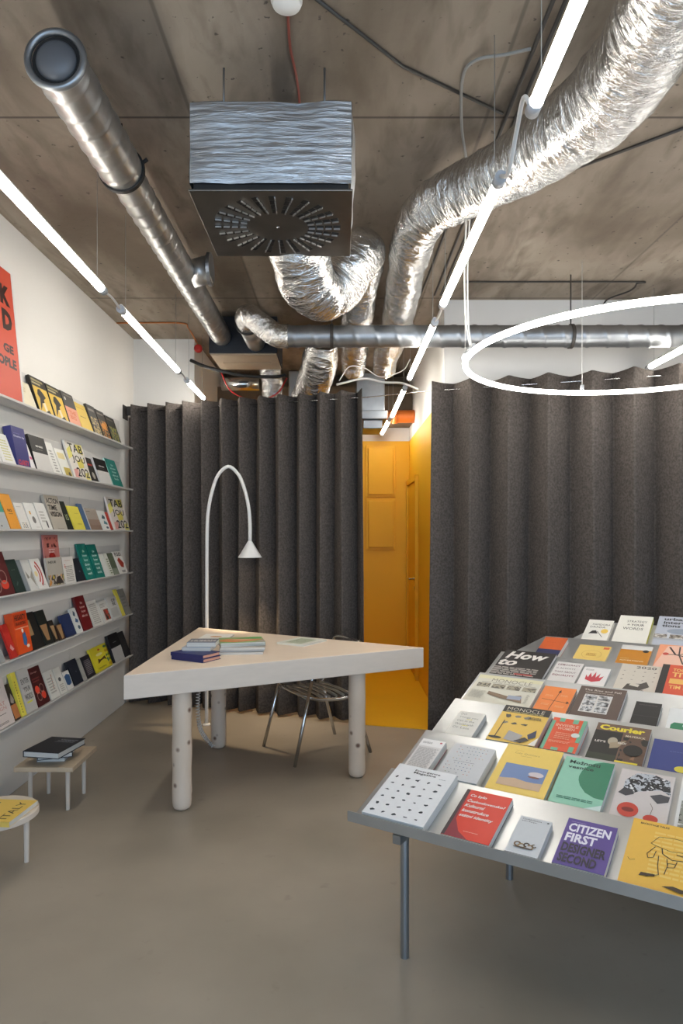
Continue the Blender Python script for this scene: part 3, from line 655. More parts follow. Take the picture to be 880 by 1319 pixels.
def disp_book(k, s, w, h, th, cover, els, label, name='book', **kw):
    a = math.atan2(ZB[k] - ZF[k], TB[k] - TF[k]); b = make_book(name, label, w, h, th, cover, els, group='books and magazines on the display table', cat=name, **kw)
    t0 = .006 + th * math.sin(a)
    p = stp(s, TF[k] + t0 * math.cos(a), ZF[k] + t0 * math.sin(a) + .001)
    b.location = p; b.rotation_euler = (a, 0, math.atan2(U.y, U.x)); return b
D = disp_book
K = '#1d1b1a'
D(0, .042, .235, .296, .030, '#e4e5e6', [('t', 'Emergence', .33, .90, .43, .045, K, {'b': .02}), ('t', 'Magazine', .33, .85, .38, .05, K, {'b': .02}), ('dots', .12, .08, .72, .66, 5, 6, ['#2c3034', '#3c4248'], .038, 1), ('l', .78, .84, .16, .015, 1, '#8a8f94')], 'white magazine dotted with small bird silhouettes at the left corner of the display table', 'magazine')
D(0, .340, .162, .240, .026, '#e03a24', [('p', [(0, 0), (.55, 0), (.3, .12), (.12, .35), (.08, 1), (0, 1)], '#8c2434'), ('r', 0, 0, .07, 1, '#3a2a30'),
    ('t', 'Co bylo', .14, .84, .36, .07, '#f2e8e4', {'b': .025, 's': .2}), ('t', 'Československo?', .14, .73, .82, .07, '#f2e8e4', {'b': .025, 's': .2}), ('t', 'Kulturní', .14, .62, .44, .065, '#f2e8e4', {'b': .025, 's': .2}), ('t', 'konstrukce', .14, .51, .58, .065, '#f2e8e4', {'b': .025, 's': .2}), ('t', 'státní identity', .14, .39, .72, .075, '#f2e8e4', {'b': .025, 's': .2}), ('l', .4, .13, .36, .02, 1, '#f0b0a0')], 'red Czech book with white slanted title in the front row', spine='#2c2226')
D(0, .552, .102, .172, .024, '#c9ccce', [('t', 'Confabulations', .1, .91, .6, .035, '#3c3e40', {'b': .01}), ('t', 'John Berger', .1, .85, .48, .035, '#3c3e40', {'b': .01}), ('e', .9, .93, .035, .02, '#55585a'), ('arc', .28, .24, .06, .11, 20, 300, '#6e5232'), ('arc', .42, .20, .07, .12, -60, 200, '#a38a62'), ('arc', .56, .25, .05, .10, 0, 280, '#3f3022'), ('arc', .68, .21, .06, .11, -120, 150, '#8c7048'), ('arc', .78, .26, .04, .08, 90, 350, '#5a4226'), ('e', .48, .16, .3, .02, '#4a3826')], 'small pale grey book with a tangle of brown roots in the front row')
D(0, .697, .148, .208, .026, '#56408c', [('l', .08, .93, .3, .015, 1, '#9c8cc0'), ('t', 'CITIZEN', .07, .71, .84, .19, '#e6e2ee', {'b': .035}), ('t', 'FIRST', .07, .49, .62, .19, '#e6e2ee', {'b': .035}), ('t', 'DESIGNER', .07, .27, .86, .19, '#211a2e', {'b': .035}), ('t', 'SECOND', .07, .05, .74, .19, '#211a2e', {'b': .035})], 'purple CITIZEN FIRST DESIGNER SECOND book in the front row')
yl = '#e0a84a'
D(0, .878, .225, .292, .014, '#eab744', [('t', 'BACKSTAGE TALKS', .10, .93, .36, .028, '#4a3418', {'b': .03}), ('l', .3, .22, .6, .66, 11, '#efc866'),
    ('ln', [(.28, .66), (.36, .78), (.55, .80), (.76, .78), (.70, .62), (.52, .60), (.34, .64), (.28, .66)], .008, '#3a2a16'), ('ln', [(.42, .62), (.44, .54), (.56, .48), (.70, .50), (.72, .56), (.60, .57)], .014, '#3a2a16'), ('ln', [(.34, .62), (.26, .50), (.28, .44), (.34, .46), (.36, .56)], .010, '#3a2a16'), ('ln', [(.40, .50), (.41, .36), (.44, .24), (.30, .18)], .010, '#3a2a16'), ('ln', [(.50, .48), (.52, .38), (.50, .26)], .010, '#3a2a16'), ('ln', [(.62, .47), (.60, .38), (.52, .36), (.52, .42), (.60, .43)], .010, '#3a2a16'),
    ('p', [(.22, .17), (.40, .20), (.40, .23), (.24, .22)], '#3a2a16'), ('p', [(.5, .10), (.72, .06), (.80, .10), (.62, .13)], '#3a2a16'), ('ln', [(.05, .38), (.08, .35), (.14, .37)], .006, '#3a2a16')], 'yellow-orange magazine with a sketched figure at the right of the front row', 'magazine')
# second row
D(1, .040, .100, .205, .034, '#dad6d3', [('r', 0, .78, 1, .22, '#eceae8'), ('l', .08, .04, .84, .7, 22, '#a8a3a0'), ('e', .85, .93, .05, .025, '#b04a50'), ('l', .1, .86, .4, .06, 3, '#8a8684')], 'narrow pale book printed all over with grey text, second row left', spine='#b84858')
D(1, .176, .168, .214, .034, '#c9cacb', [('dots', .18, .56, .66, .36, 9, 5, ['#2f5f8a', '#c8754a', '#6a6a70', '#3a7a78', '#b8a060', '#c9cacb'], .013), ('dots', .10, .08, .6, .36, 8, 5, ['#2f5f8a', '#c8754a', '#6a6a70', '#3a3a60', '#7a8a50', '#c9cacb'], .013), ('l', .22, .49, .5, .015, 1, '#6a6a70')], 'grey book with a grid of tiny coloured dots, second row', page=M_PAGE)
D(1, .372, .212, .284, .024, '#ecc95e', [('t', 'City Quitters', .20, .80, .44, .045, '#a07a2c', {'b': -.005}), ('l', .32, .77, .2, .01, 1, '#a07a2c'), ('l', .2, .88, .16, .01, 1, '#c79e40'), ('r', .14, .22, .74, .37, '#6a83b0'), ('r', .14, .14, .74, .14, '#c8a98a'), ('p', [(.14, .27), (.4, .31), (.66, .27), (.88, .29), (.88, .24), (.14, .24)], '#c8a98a'), ('e', .72, .44, .13, .05, '#cfc4c6'), ('e', .70, .38, .10, .018, '#7c4a3c')], 'yellow City Quitters book with a sky and dune photo, second row')
D(1, .598, .170, .268, .024, '#8fc8ad', [('p', [(.40, .62), (.42, .74), (.50, .85), (.62, .94), (.78, .99), (1, 1), (1, .24), (.82, .25), (.62, .32), (.48, .44), (.42, .54)], '#2f7f5e'), ('p', [(.62, 0), (1, 0), (1, .14), (.85, .08)], '#c9ddd6'),
    ('t', 'Možnosti', .12, .86, .62, .075, '#1f3a30', {'b': .02}), ('t', 'vesnice', .12, .76, .52, .06, '#1f3a30', {'b': .02}), ('l', .12, .13, .7, .06, 2, '#3f7a62')], 'green Možnosti vesnice book with a dark green circle, second row')
D(1, .792, .172, .276, .010, '#cfc6c2', [('p', [(.12, .78), (.30, .95), (.6, .98), (.92, .90), (.98, .62), (.80, .70), (.56, .64), (.40, .60), (.22, .50), (.12, .60)], photo(['#50535a', '#b8bcc2', '#2c2c30', '#dcdcdc'], 34, 6)),
    ('t', 'PYRE', .22, .72, .6, .10, '#17161a', {'b': .03}), ('p', [(.05, .52), (.2, .48), (.34, .54), (.30, .60), (.14, .64)], '#3a3a3e'), ('p', [(.62, .56), (.78, .44), (.96, .50), (.97, .60), (.8, .62)], '#45454a'), ('e', .30, .24, .19, .13, '#c8402e'), ('e', .30, .24, .11, .04, '#7c1f18'), ('e', .72, .15, .13, .07, '#c23426'), ('ln', [(.70, .22), (.72, .34), (.66, .42)], .01, '#6a5a40')], 'pale magazine with red lips and cherries, second row', 'magazine')
D(1, .985, .20, .285, .014, '#dcdcda', [('r', .05, .05, .9, .5, photo(['#2c2c2a', '#8a8a80', '#d8d8d4'], 60, 2)), ('r', .1, .62, .8, .3, '#c9c9c6')], 'black and white cover at the right edge of the second row', 'magazine')
# third row
D(2, .080, .118, .182, .026, '#dedbd2', [('t', 'DO', .12, .84, .22, .08, '#8a877c'), ('t', 'Things you', .12, .70, .72, .08, '#8a877c'), ('t', 'Can in the', .12, .56, .66, .08, '#8a877c'), ('t', 'World with', .12, .42, .70, .08, '#8a877c'), ('t', 'Or Less', .12, .28, .62, .08, '#8a877c'), ('r', .45, .66, .2, .02, '#ddd266'), ('r', .4, .40, .24, .02, '#ddd266')], 'small off-white book alone at the left of the third row')
D(2, .262, .198, .262, .034, '#e3bb52', [('r', 0, .80, 1, .20, '#1c1a18'), ('t', 'MONOCLE', .08, .86, .80, .09, '#cfc8b4', {'b': -.005}), ('l', .08, .81, .8, .035, 2, '#c8b878'), ('dots', .18, .50, .42, .20, 3, 2, ['#2a2622', '#4c463c', '#8a8270'], .09, 1), ('ln', [(.16, .56), (.14, .10)], .02, '#2a2622'), ('e', .15, .08, .14, .03, '#2a2622'), ('p', [(.34, .06), (.36, .30), (.68, .22), (.62, .02)], '#a7a3a0'), ('p', [(.55, .05), (.74, .18), (.84, .12), (.7, .02)], '#3a3430'), ('p', [(.76, .25), (.90, .40), (.94, .22), (.82, .14)], '#2b3350'), ('l', .62, .66, .3, .08, 3, '#4c4020'), ('p', [(.86, 0), (1, .22), (1, 0)], '#e4dfd4')], 'black and yellow MONOCLE magazine in the third row', 'magazine', spine='#1a1816')
D(2, .480, .134, .222, .034, '#e2562c', [('r', 0, 0, .1, .9, '#6fae8e'), ('r', .2, .88, .16, .12, '#6fae8e'), ('r', .6, .86, .16, .14, '#6fae8e'), ('r', .88, .3, .12, .7, '#6fae8e'), ('r', .3, 0, .2, .08, '#6fae8e'), ('r', .78, 0, .14, .16, '#6fae8e'),
    ('t', 'INVISIBLE', .16, .72, .66, .085, '#f0b8a0', {'b': .02}), ('t', 'WOMEN', .24, .62, .5, .08, '#f0b8a0', {'b': .02}), ('l', .25, .34, .45, .22, 4, '#ee9a7a'), ('l', .15, .22, .6, .07, 2, '#ee9a7a'), ('e', .82, .50, .12, .07, '#d5dcd4')], 'orange and green INVISIBLE WOMEN book, third row')
D(2, .648, .198, .256, .020, '#6d5344', [('r', 0, 0, .52, .80, '#171513'), ('r', .55, .08, .45, .62, photo(['#1b1816', '#5f4636', '#8a644c'], 16, 3)), ('t', 'Courier', .06, .82, .84, .14, '#e8d23c', {'b': .045}), ('e', .38, .55, .09, .10, '#b0a48e'), ('p', [(.34, .50), (.46, .54), (.62, .60), (.5, .40), (.36, .36)], '#a8967a'), ('t', "LET'S", .06, .48, .2, .05, '#ddd6cc', {'b': .03}), ('t', 'GO!', .48, .50, .15, .05, '#ddd6cc', {'b': .03}), ('e', .78, .38, .17, .14, '#14120f'), ('t', 'MAVERICK', .58, .70, .36, .05, '#d8c9b0', {'b': .02}), ('r', .5, .05, .42, .04, '#e8d23c'), ('r', 0, 0, .52, .2, '#2a3222')], 'Courier magazine with a yellow masthead, third row', 'magazine')
D(2, .862, .20, .208, .016, '#2a3a80', [('l', .3, .68, .35, .02, 1, '#5a68a4'), ('e', .55, .20, .12, .09, '#d9c93c')], 'blue book with a yellow round sticker, third row right')
# fourth row
D(3, .022, .312, .268, .016, '#d6d2c2', [('r', 0, .88, 1, .12, '#ddd8b4'), ('t', 'MONOCLE', .24, .79, .62, .12, '#77715e', {'b': -.01}), ('l', .1, .75, .84, .025, 1, '#8c8674')] + [('r', .06 + .235 * q, .58, .2, .14, photo(['#4c463c', '#a39a84', '#6e675a', '#c8bfa6'], 30, q)) for q in range(4)] + [('p', [(.3, .46), (.62, .36), (.8, .44), (.86, .2), (.5, .28), (.3, .36)], photo(['#4e3c2e', '#8a7258'], 12, 2)), ('r', .62, .28, .2, .12, '#9aa2b4'), ('l', .04, .2, .22, .26, 8, '#b4b0a2'), ('l', .88, .2, .1, .3, 8, '#b4b0a2')], 'large white MONOCLE newspaper at the left of the fourth row', 'magazine')
D(3, .350, .142, .234, .016, '#ee8740', [('ln', [(.10, .52), (.92, .46)], .018, '#3a221a'), ('ln', [(.55, .84), (.46, .16)], .018, '#3a221a'), ('p', [(.50, .80), (.60, .80), (.56, .90)], '#3a221a'), ('p', [(.88, .42), (.88, .52), (.97, .46)], '#3a221a'), ('l', .16, .62, .26, .08, 2, '#f2a974'), ('l', .62, .66, .28, .08, 2, '#f2a974'), ('l', .16, .3, .24, .08, 2, '#f2a974'), ('l', .6, .26, .3, .08, 2, '#f2a974')], 'orange book with crossed black arrows, fourth row')
D(3, .507, .194, .262, .022, '#5c4a41', [('t', 'The Rise and Fall', .10, .86, .8, .055, '#d0c4b8', {'b': .01}), ('l', .15, .80, .65, .03, 1, '#b0a294'), ('r', .16, .18, .60, .56, '#d9d5cf')] + [('r', .19 + .29 * i, .205 + .18 * j, .25, .155, photo(['#2c2c2c', '#8c8c8c', '#d0d0d0', '#50565a'], 40, i + 2 * j)) for i in range(2) for j in range(3)], 'brown book with a framed grid of six grey photos, fourth row', page=M_PAGE)
D(3, .750, .100, .190, .020, '#141313', [('l', .15, .86, .7, .05, 2, '#4a4644'), ('r', .05, .42, .9, .012, '#3a3836'), ('l', .1, .08, .6, .06, 2, '#3a3836')], 'small black softcover lying in the middle of the fourth row')
D(3, .882, .13, .180, .016, '#e2e4e2', [('p', [(.12, .0), (.12, .30), (.2, .40), (1, .40), (1, 0)], '#1a7a52'), ('r', .45, .26, .3, .08, '#d5e8dc'), ('l', .5, .8, .3, .02, 1, '#a0a4a2')], 'white book with a green block at the right of the fourth row')
# fifth row
D(4, .036, .264, .300, .020, '#2b2624', [('t', 'How', .08, .68, .82, .27, '#e6e0da', {'b': .035, 's': .25}), ('t', 'to', .02, .42, .36, .23, '#e6e0da', {'b': .035, 's': .25}), ('l', .0, .10, .85, .28, 6, '#bfb8b0'), ('r', .46, .12, .34, .045, '#a8322c')], 'large black How to book at the left of the fifth row')
D(4, .322, .128, .236, .014, '#dcd8d4', [('t', 'DEMOCRACY', .08, .84, .84, .07, '#7c4650', {'b': .01}), ('t', 'IS ALWAYS', .08, .68, .72, .07, '#8b8486'), ('t', 'THAT ABOUT', .08, .52, .8, .07, '#7c4650'), ('t', 'EQUALITY', .08, .36, .8, .08, '#8c3a48', {'b': .01})], 'white book with stacked maroon capitals, fifth row')
D(4, .460, .122, .210, .014, '#e8e5e2', [('l', .1, .84, .3, .08, 2, '#a09c98'), ('p', [(.22, .40), (.20, .62), (.30, .5), (.34, .74), (.44, .52), (.52, .80), (.58, .52), (.70, .74), (.70, .52), (.86, .62), (.78, .38), (.5, .30)], '#c43c48'), ('l', .3, .14, .4, .03, 1, '#a09c98')], 'white square book with a red crown of splashes, fifth row')
D(4, .622, .176, .284, .014, '#d2cabc', [('t', '2020', .38, .86, .50, .09, '#2f2b28', {'b': .01}), ('dots', .12, .45, .76, .3, 4, 3, ['#6a6058', '#8a8074'], .035, 1), ('p', [(.22, .10), (.30, .30), (.62, .34), (.74, .42), (.84, .26), (.62, .10)], '#4a433c'), ('p', [(.35, .26), (.4, .33), (.6, .31), (.58, .22)], '#d2cabc'), ('ln', [(.35, .1), (.5, .04), (.7, .12), (.85, .04)], .03, '#2f2b28')], 'beige 2020 book with dark ink drawings, fifth row', spine='#8a8278')
D(4, .800, .22, .300, .022, '#d94f2e', [('r', 0, 0, .14, 1, '#191716'), ('t', 'TOOLS OF', .22, .78, .5, .10, '#efc06a', {'b': .03}), ('t', 'TITANS', .22, .60, .7, .15, '#efc06a', {'b': .03}), ('r', .20, .38, .8, .16, '#efb85c'), ('t', 'TIM FERRISS', .22, .22, .7, .11, '#efc06a', {'b': .02}), ('ln', [(.5, .9), (.55, .6), (.48, .4), (.52, .1)], .02, '#2a2018')], 'red and black TOOLS OF TITANS book at the right of the fifth row')
# sixth row
D(5, .175, .120, .232, .030, '#d3602a', [('r', 0, 0, 1, .35, '#2c3058'), ('l', .2, .72, .4, .02, 1, '#b84f20')], 'orange book with a dark blue foot behind the How to book')
D(5, .363, .160, .216, .012, '#eccb70', [('r', .78, .82, .18, .12, '#d86a3c'), ('arc', .5, .5, .30, .31, 0, 360, '#c89a4c'), ('l', .34, .42, .32, .16, 3, '#c08a3c')], 'pale yellow booklet with a thin oval, sixth row', 'booklet')
D(5, .570, .148, .256, .012, '#c98418', [('r', 0, .80, 1, .20, '#dcdcd8'), ('e', .82, .76, .10, .06, '#2a2620'), ('t', 'ADVERTISING', .1, .28, .75, .05, '#ecdcb8', {'b': .02}), ('l', .1, .38, .3, .03, 1, '#e0c890')], 'ochre book with a white top band, sixth row')
D(5, .745, .20, .290, .016, '#f0a078', [('p', [(0, .1), (.2, .95), (.45, .98), (.9, .9), (1, .4), (.9, 0)], '#f0c2ac'), ('ln', [(.25, .90), (.42, .62), (.70, .55), (.92, .30)], .045, '#2f2022'), ('ln', [(.48, .94), (.5, .62), (.62, .30), (.8, .1)], .035, '#2f2022'), ('ln', [(.2, .6), (.5, .62), (.9, .82)], .03, '#2f2022'), ('e', .2, .62, .07, .05, '#d04a3c'), ('e', .75, .70, .12, .08, '#e0503c'), ('p', [(.75, .0), (1, .2), (1, 0)], '#ee7a2c')], 'pink and peach book with a black spidery figure, sixth row right')
# seventh row
D(6, .338, .135, .240, .020, '#e6e3da', [('t', 'PAMDORA', .22, .74, .7, .08, '#2e2a28'), ('t', 'DRADA', .16, .62, .6, .08, '#2e2a28'), ('p', [(.18, .34), (.30, .48), (.44, .50), (.55, .36)], '#1f1c1c'), ('ln', [(.5, .46), (.76, .22)], .025, '#2e2a28'), ('e', .78, .48, .14, .10, '#ecc65a')], 'small white book with a black hat shape and yellow disc, back row', hard=True)
D(6, .500, .172, .290, .030, '#e8e5da', [('t', 'STRATEGY', .26, .74, .60, .08, '#2e2a28'), ('t', '= YOUR', .30, .61, .5, .08, '#2e2a28', {'b': .02}), ('t', 'WORDS', .20, .46, .6, .09, '#2e2a28')], 'thick white book with hand-lettered title and yellow page edges, back row', page=M_PAGEY)
D(6, .698, .215, .320, .024, '#b4bac6', [('t', 'urban', .14, .86, .52, .10, '#26282c', {'b': .03}), ('t', 'interven', .14, .74, .72, .09, '#26282c', {'b': .03}), ('t', 'tions', .12, .63, .42, .09, '#26282c', {'b': .03}), ('r', 0, .25, 1, .14, photo(['#4c4238', '#8a8074', '#c8c4bc', '#5f4a3c'], 40, 2)), ('e', .60, .50, .34, .09, '#8d98a8'), ('p', [(.28, .44), (.36, .44), (.34, .25), (.30, .25)], '#c8ccd2'), ('r', 0, .2, 1, .06, '#a9adb4')], 'grey-blue urban interventions book at the right of the back row')

# ------------------------------------------------------------------ TRIANGULAR TABLE
ZT = .76
tt = thing('triangular_table', 'white triangular table on three thick knotty pole legs', 'table', (-.6, 4.2, 0))
ot = Vector((-.6, 4.2, 0))
bm = BM(); tri = [(-1.087, 3.443), (.53, 4.28), (-1.067, 5.19)]
prism(bm, [(x - ot.x, y - ot.y) for x, y in tri], ZT - .125, ZT, 0, 1)
obj('tabletop', bm, [M_TOP, M_TOPE], tt, bevel=.004)
def log_mat():
    m, nt, b = newmat('whitewashed_birch_log'); L = nt.links.new; N = nt.nodes.new
    tc = N('ShaderNodeTexCoord'); mp = N('ShaderNodeMapping'); mp.inputs['Scale'].default_value = (1, 1, .35); L(tc.outputs['Object'], mp.inputs[0])
    n = N('ShaderNodeTexNoise'); n.inputs['Scale'].default_value = 9; n.inputs['Detail'].default_value = 5; L(mp.outputs[0], n.inputs['Vector'])
    x = N('ShaderNodeMix'); x.data_type = 'RGBA'; x.inputs[6].default_value = hexlin('#c6b49f'); x.inputs[7].default_value = hexlin('#e2d2c2'); L(n.outputs['Fac'], x.inputs[0])
    v = N('ShaderNodeTexVoronoi'); v.inputs['Scale'].default_value = 11; L(tc.outputs['Object'], v.inputs['Vector'])
    r = N('ShaderNodeMapRange'); r.inputs[1].default_value = .08; r.inputs[2].default_value = .2; r.inputs[3].default_value = 1; r.inputs[4].default_value = 0; L(v.outputs['Distance'], r.inputs[0])
    sc = N('ShaderNodeSeparateColor'); L(v.outputs['Color'], sc.inputs[0])
    gt = N('ShaderNodeMath'); gt.operation = 'GREATER_THAN'; gt.inputs[1].default_value = .35; L(sc.outputs[0], gt.inputs[0])
    mu = N('ShaderNodeMath'); mu.operation = 'MULTIPLY'; L(r.outputs[0], mu.inputs[0]); L(gt.outputs[0], mu.inputs[1])
    x2 = N('ShaderNodeMix'); x2.data_type = 'RGBA'; L(mu.outputs[0], x2.inputs[0]); L(x.outputs[2], x2.inputs[6]); x2.inputs[7].default_value = hexlin('#6e5040')
    L(x2.outputs[2], b.inputs['Base Color']); b.inputs['Roughness'].default_value = .55; return m
M_LOG = log_mat()
for i, (x, y) in enumerate(((-.842, 3.66), (.108, 4.148), (-.83, 4.70))):
    bm = BM(); rr = .0515
    prof = [(.012, 0), (.030, .003), (.042, .010), (.049, .022), (rr, .04)]
    prof += [(rr + .0015 * math.sin(q * 1.7 + i * 2), .04 + (ZT - .125 - .04) * q / 10) for q in range(1, 11)]
    lathe(bm, prof, (0, 0, 0), 'z', 32); o = obj('leg', bm, [M_LOG], tt, angle=50); o.location = (x - ot.x, y - ot.y, 0); o.rotation_euler.z = i * 2.1

# lamp behind the table
lp = thing('floor_lamp', 'tall thin white arched lamp with a small cone shade behind the triangular table', 'lamp', (-1.02, 5.255, 0))
def lpx(px, py, Y=5.255): return Vector(((px - 437) / 880 * Y + 1.02, 0, H - (py - 686) / 880 * Y))
arc = [lpx(266.5, 800), lpx(266.6, 720), lpx(267, 679), lpx(268.5, 657), lpx(273, 634), lpx(281, 612), lpx(294, 601), lpx(307, 611), lpx(315, 630), lpx(320, 652), lpx(322, 675), lpx(322, 697)]
bm = BM(); tube(bm, [Vector((0, 0, .012))] + [lpx(266.2, y) for y in (915, 860)] + catmull(arc, 5), .0135, 12, caps=True); obj('pole', bm, [M_WHT], lp)
bm = BM(); lathe(bm, [(.03, 0), (.03, .008), (.026, .012), (.016, .014)], (0, 0, 0), 'z', 32); obj('base', bm, [M_WHT], lp, angle=40)
ap = lpx(322, 697); bs = lpx(322, 718)
bm = BM(); rings = []
prof = [(.014, ap.z + .004), (.092, bs.z), (.090, bs.z), (.012, ap.z)]
for r_, z_ in prof: rings.append([bm.verts.new((ap.x + math.cos(a * math.pi / 16) * r_, math.sin(a * math.pi / 16) * r_, z_)) for a in range(32)])
for a, b in zip(rings, rings[1:]):
    for k in range(32): l = (k + 1) % 32; f = bm.faces.new((a[k], a[l], b[l], b[k])); f.smooth = True
obj('lamp_shade', bm, [M_WHT], lp, angle=30)
bm = BM(); bmesh.ops.create_uvsphere(bm, u_segments=16, v_segments=10, radius=.02, matrix=Matrix.Translation((ap.x, 0, bs.z + .035))); obj('bulb', bm, [M_BULB], lp, smooth=True)
ld = bpy.data.lights.new('lamp_light', 'SPOT'); ld.energy = 34; ld.color = (1, .78, .52); ld.spot_size = R(78); ld.spot_blend = .7; ld.shadow_soft_size = .03
lo = bpy.data.objects.new('lamp_light', ld); COL.objects.link(lo); lo.parent = lp; lo.location = (ap.x, 0, bs.z + .005)
# coiled lead
def coil(pts, rad, wire, turns, seg=10):
    base = catmull(pts, 12); n = turns * seg; out = []
    for i in range(n + 1):
        f = i / n * (len(base) - 1); k = min(int(f), len(base) - 2); p = base[k].lerp(base[k+1], f - k); tdir = (base[k+1] - base[k]).normalized()
        up = Vector((0, 1, 0)); a = tdir.cross(up).normalized(); b = tdir.cross(a); th = 2 * math.pi * i / seg
        out.append(p + (a * math.cos(th) + b * math.sin(th)) * rad)
    return out
def at(px, py, Y): return Vector(((px - 437) / 880 * Y, Y, H - (py - 686) / 880 * Y))
bm = BM(); tube(bm, coil([at(256, 885, 4.5), at(255, 905, 4.5), at(255.5, 925, 4.5), at(259, 941, 4.55), at(266, 952, 4.62), at(275, 962, 4.62)], .012, .003, 26), .0035, 5)
tag(obj('coiled_cable', bm, [M_PLAST]), 'pale coiled electric lead hanging under the triangular table', 'cable')

# things on the table
def table_book(label, corner, ang, w, h, t, z, cover, els, name='book', grp='printed matter on the triangular table', **kw):
    b = make_book(name, label, w, h, t, cover, els, group=grp, cat=name, **kw); b.location = (corner[0], corner[1], z); b.rotation_euler = (0, 0, R(ang)); return b
# local x = away from spine
TBk = table_book
nv = [('l', .2, .6, .5, .1, 3, '#5a6a9a')]
TBk('dark blue hardback with pinkish page edges at the bottom of the left stack', (-.750, 3.765), 60, .150, .235, .021, ZT, '#1d2560', nv, page=M_PAGEO, hard=True)
TBk('dark blue hardback lying second from the bottom of the left stack', (-.752, 3.766), 61, .150, .235, .021, ZT + .0215, '#1d2560', nv, page=M_PAGEO, hard=True)
TBk('grey-blue paperback with white page edges, under the lettered book of the left stack', (-.90, 3.91), -4, .165, .125, .020, ZT + .043, '#a9b3bd', [('l', .1, .5, .8, .3, 3, '#7f8a94')])
TBk('grey book with white block letters on top of the left stack', (-.875, 3.92), 1, .165, .135, .026, ZT + .0635, '#7b8088', [('t', 'HUMAN', .08, .34, .85, .34, '#ece8e4', {'b': .03}), ('l', .1, .1, .8, .14, 2, '#c9c4c0'), ('r', 0, .8, 1, .2, '#5f6672')])
M_MAGS = ['#cfc8c0', '#d5cfc8', '#c4bab0', '#cdc7c2', '#d8d3cc']
for q in range(4):
    TBk(('white-edged magazine at the bottom', 'pale magazine second from the bottom', 'light grey magazine third from the bottom', 'cream magazine just under the green one')[q] + ' of the right stack on the triangular table',
        (-.715 + .006 * q, 4.02 + .01 * (q % 2)), 3 + 5 * q - (8 if q == 2 else 0), .265, .205, .0135, ZT + .0138 * q, M_MAGS[q], [('l', .1, .5, .8, .3, 4, '#a09890')], name='magazine')
TBk('green and orange magazine on top of the right stack on the triangular table', (-.70, 4.03), 13, .265, .21, .012, ZT + .0138 * 4, '#8fae72', [('p', [(0, .3), (.3, .1), (.75, .25), (1, .5), (.7, .6), (.2, .7), (0, .55)], '#d9824a'), ('p', [(.35, .72), (.8, .95), (1, .9), (.95, .62)], '#3fa24e'), ('p', [(.75, .0), (1, 0), (1, .4)], '#b3a397'), ('p', [(.1, .55), (.5, .42), (.9, .5), (.5, .55)], '#e6c9a2')], name='magazine')
TBk('open white leaflet with a small orange drawing near the back of the triangular table', (-.945, 4.56), -4, .20, .22, .012, ZT, '#fbf8f2', [('e', .5, .45, .2, .12, '#dfa56a'), ('l', .38, .4, .24, .1, 2, '#b5703a')], name='leaflet')
TBk('thin pale green-grey magazine lying alone on the right side of the triangular table', (-.225, 4.304), 58, .27, .21, .012, ZT, '#e6e7dc', [('r', .1, .2, .7, .6, '#b8c0a8'), ('arc', .45, .5, .1, .12, 0, 360, '#8f9a7c'), ('l', .2, .7, .4, .05, 1, '#7a8070')], name='magazine')

# ------------------------------------------------------------------ CHAIR
C0 = Vector((-.156, 4.663, 0)); F = Vector((-.863, -.505, 0)); RR = Vector((.505, -.863, 0))
ch = thing('metal_chair', 'chromed tubular armchair with a slatted seat behind the triangular table', 'chair', C0)
def c(f, r_, z): return F * f + RR * r_ + Vector((0, 0, z))
for sg in (-1, 1):
    bm = BM(); tube(bm, [c(.285, .24*sg, 0), c(.22, .23*sg, .25), c(.155, .222*sg, .52)], .0115, 12); obj('leg', bm, [M_CHROME], ch)
    bm = BM(); tube(bm, [c(-.285, .24*sg, 0), c(-.22, .228*sg, .22), c(-.165, .215*sg, .41)], .0115, 12); obj('leg', bm, [M_CHROME], ch)
    bm = BM(); tube(bm, catmull([c(.155, .222*sg, .52), c(.13, .222*sg, .58), c(.08, .222*sg, .605), c(-.1, .222*sg, .61), c(-.2, .22*sg, .612)], 6), .0115, 12); obj('armrest', bm, [M_CHROME], ch)
bm = BM(); fr = catmull([c(.20, -.12, .43), c(.205, .12, .43), c(.17, .20, .42), c(.08, .215, .395), c(-.10, .215, .385), c(-.17, .215, .42), c(-.20, .212, .50), c(-.22, .208, .60), c(-.245, .20, .70), c(-.25, .15, .735), c(-.262, 0, .74), c(-.25, -.15, .735), c(-.245, -.20, .70), c(-.22, -.208, .60), c(-.20, -.212, .50), c(-.17, -.215, .42), c(-.10, -.215, .385), c(.08, -.215, .395), c(.17, -.20, .42), c(.20, -.12, .43)], 6)
tube(bm, fr[:-1], .0115, 12, closed=True); obj('frame', bm, [M_CHROME], ch)
bm = BM()
for q in range(7):
    f0 = .175 - q * .053
    tube(bm, [c(f0, -.21, .405), c(f0, -.1, .415), c(f0, .1, .415), c(f0, .21, .405)], .009, 8)
obj('seat', bm, [M_ALU], ch)
bm = BM()
for z_ in (.56, .64): tube(bm, catmull([c(-.205 - (z_-.5)*.25, -.205, z_), c(-.235 - (z_-.5)*.25, 0, z_), c(-.205 - (z_-.5)*.25, .205, z_)], 6), .010, 8)
obj('backrest', bm, [M_ALU], ch)

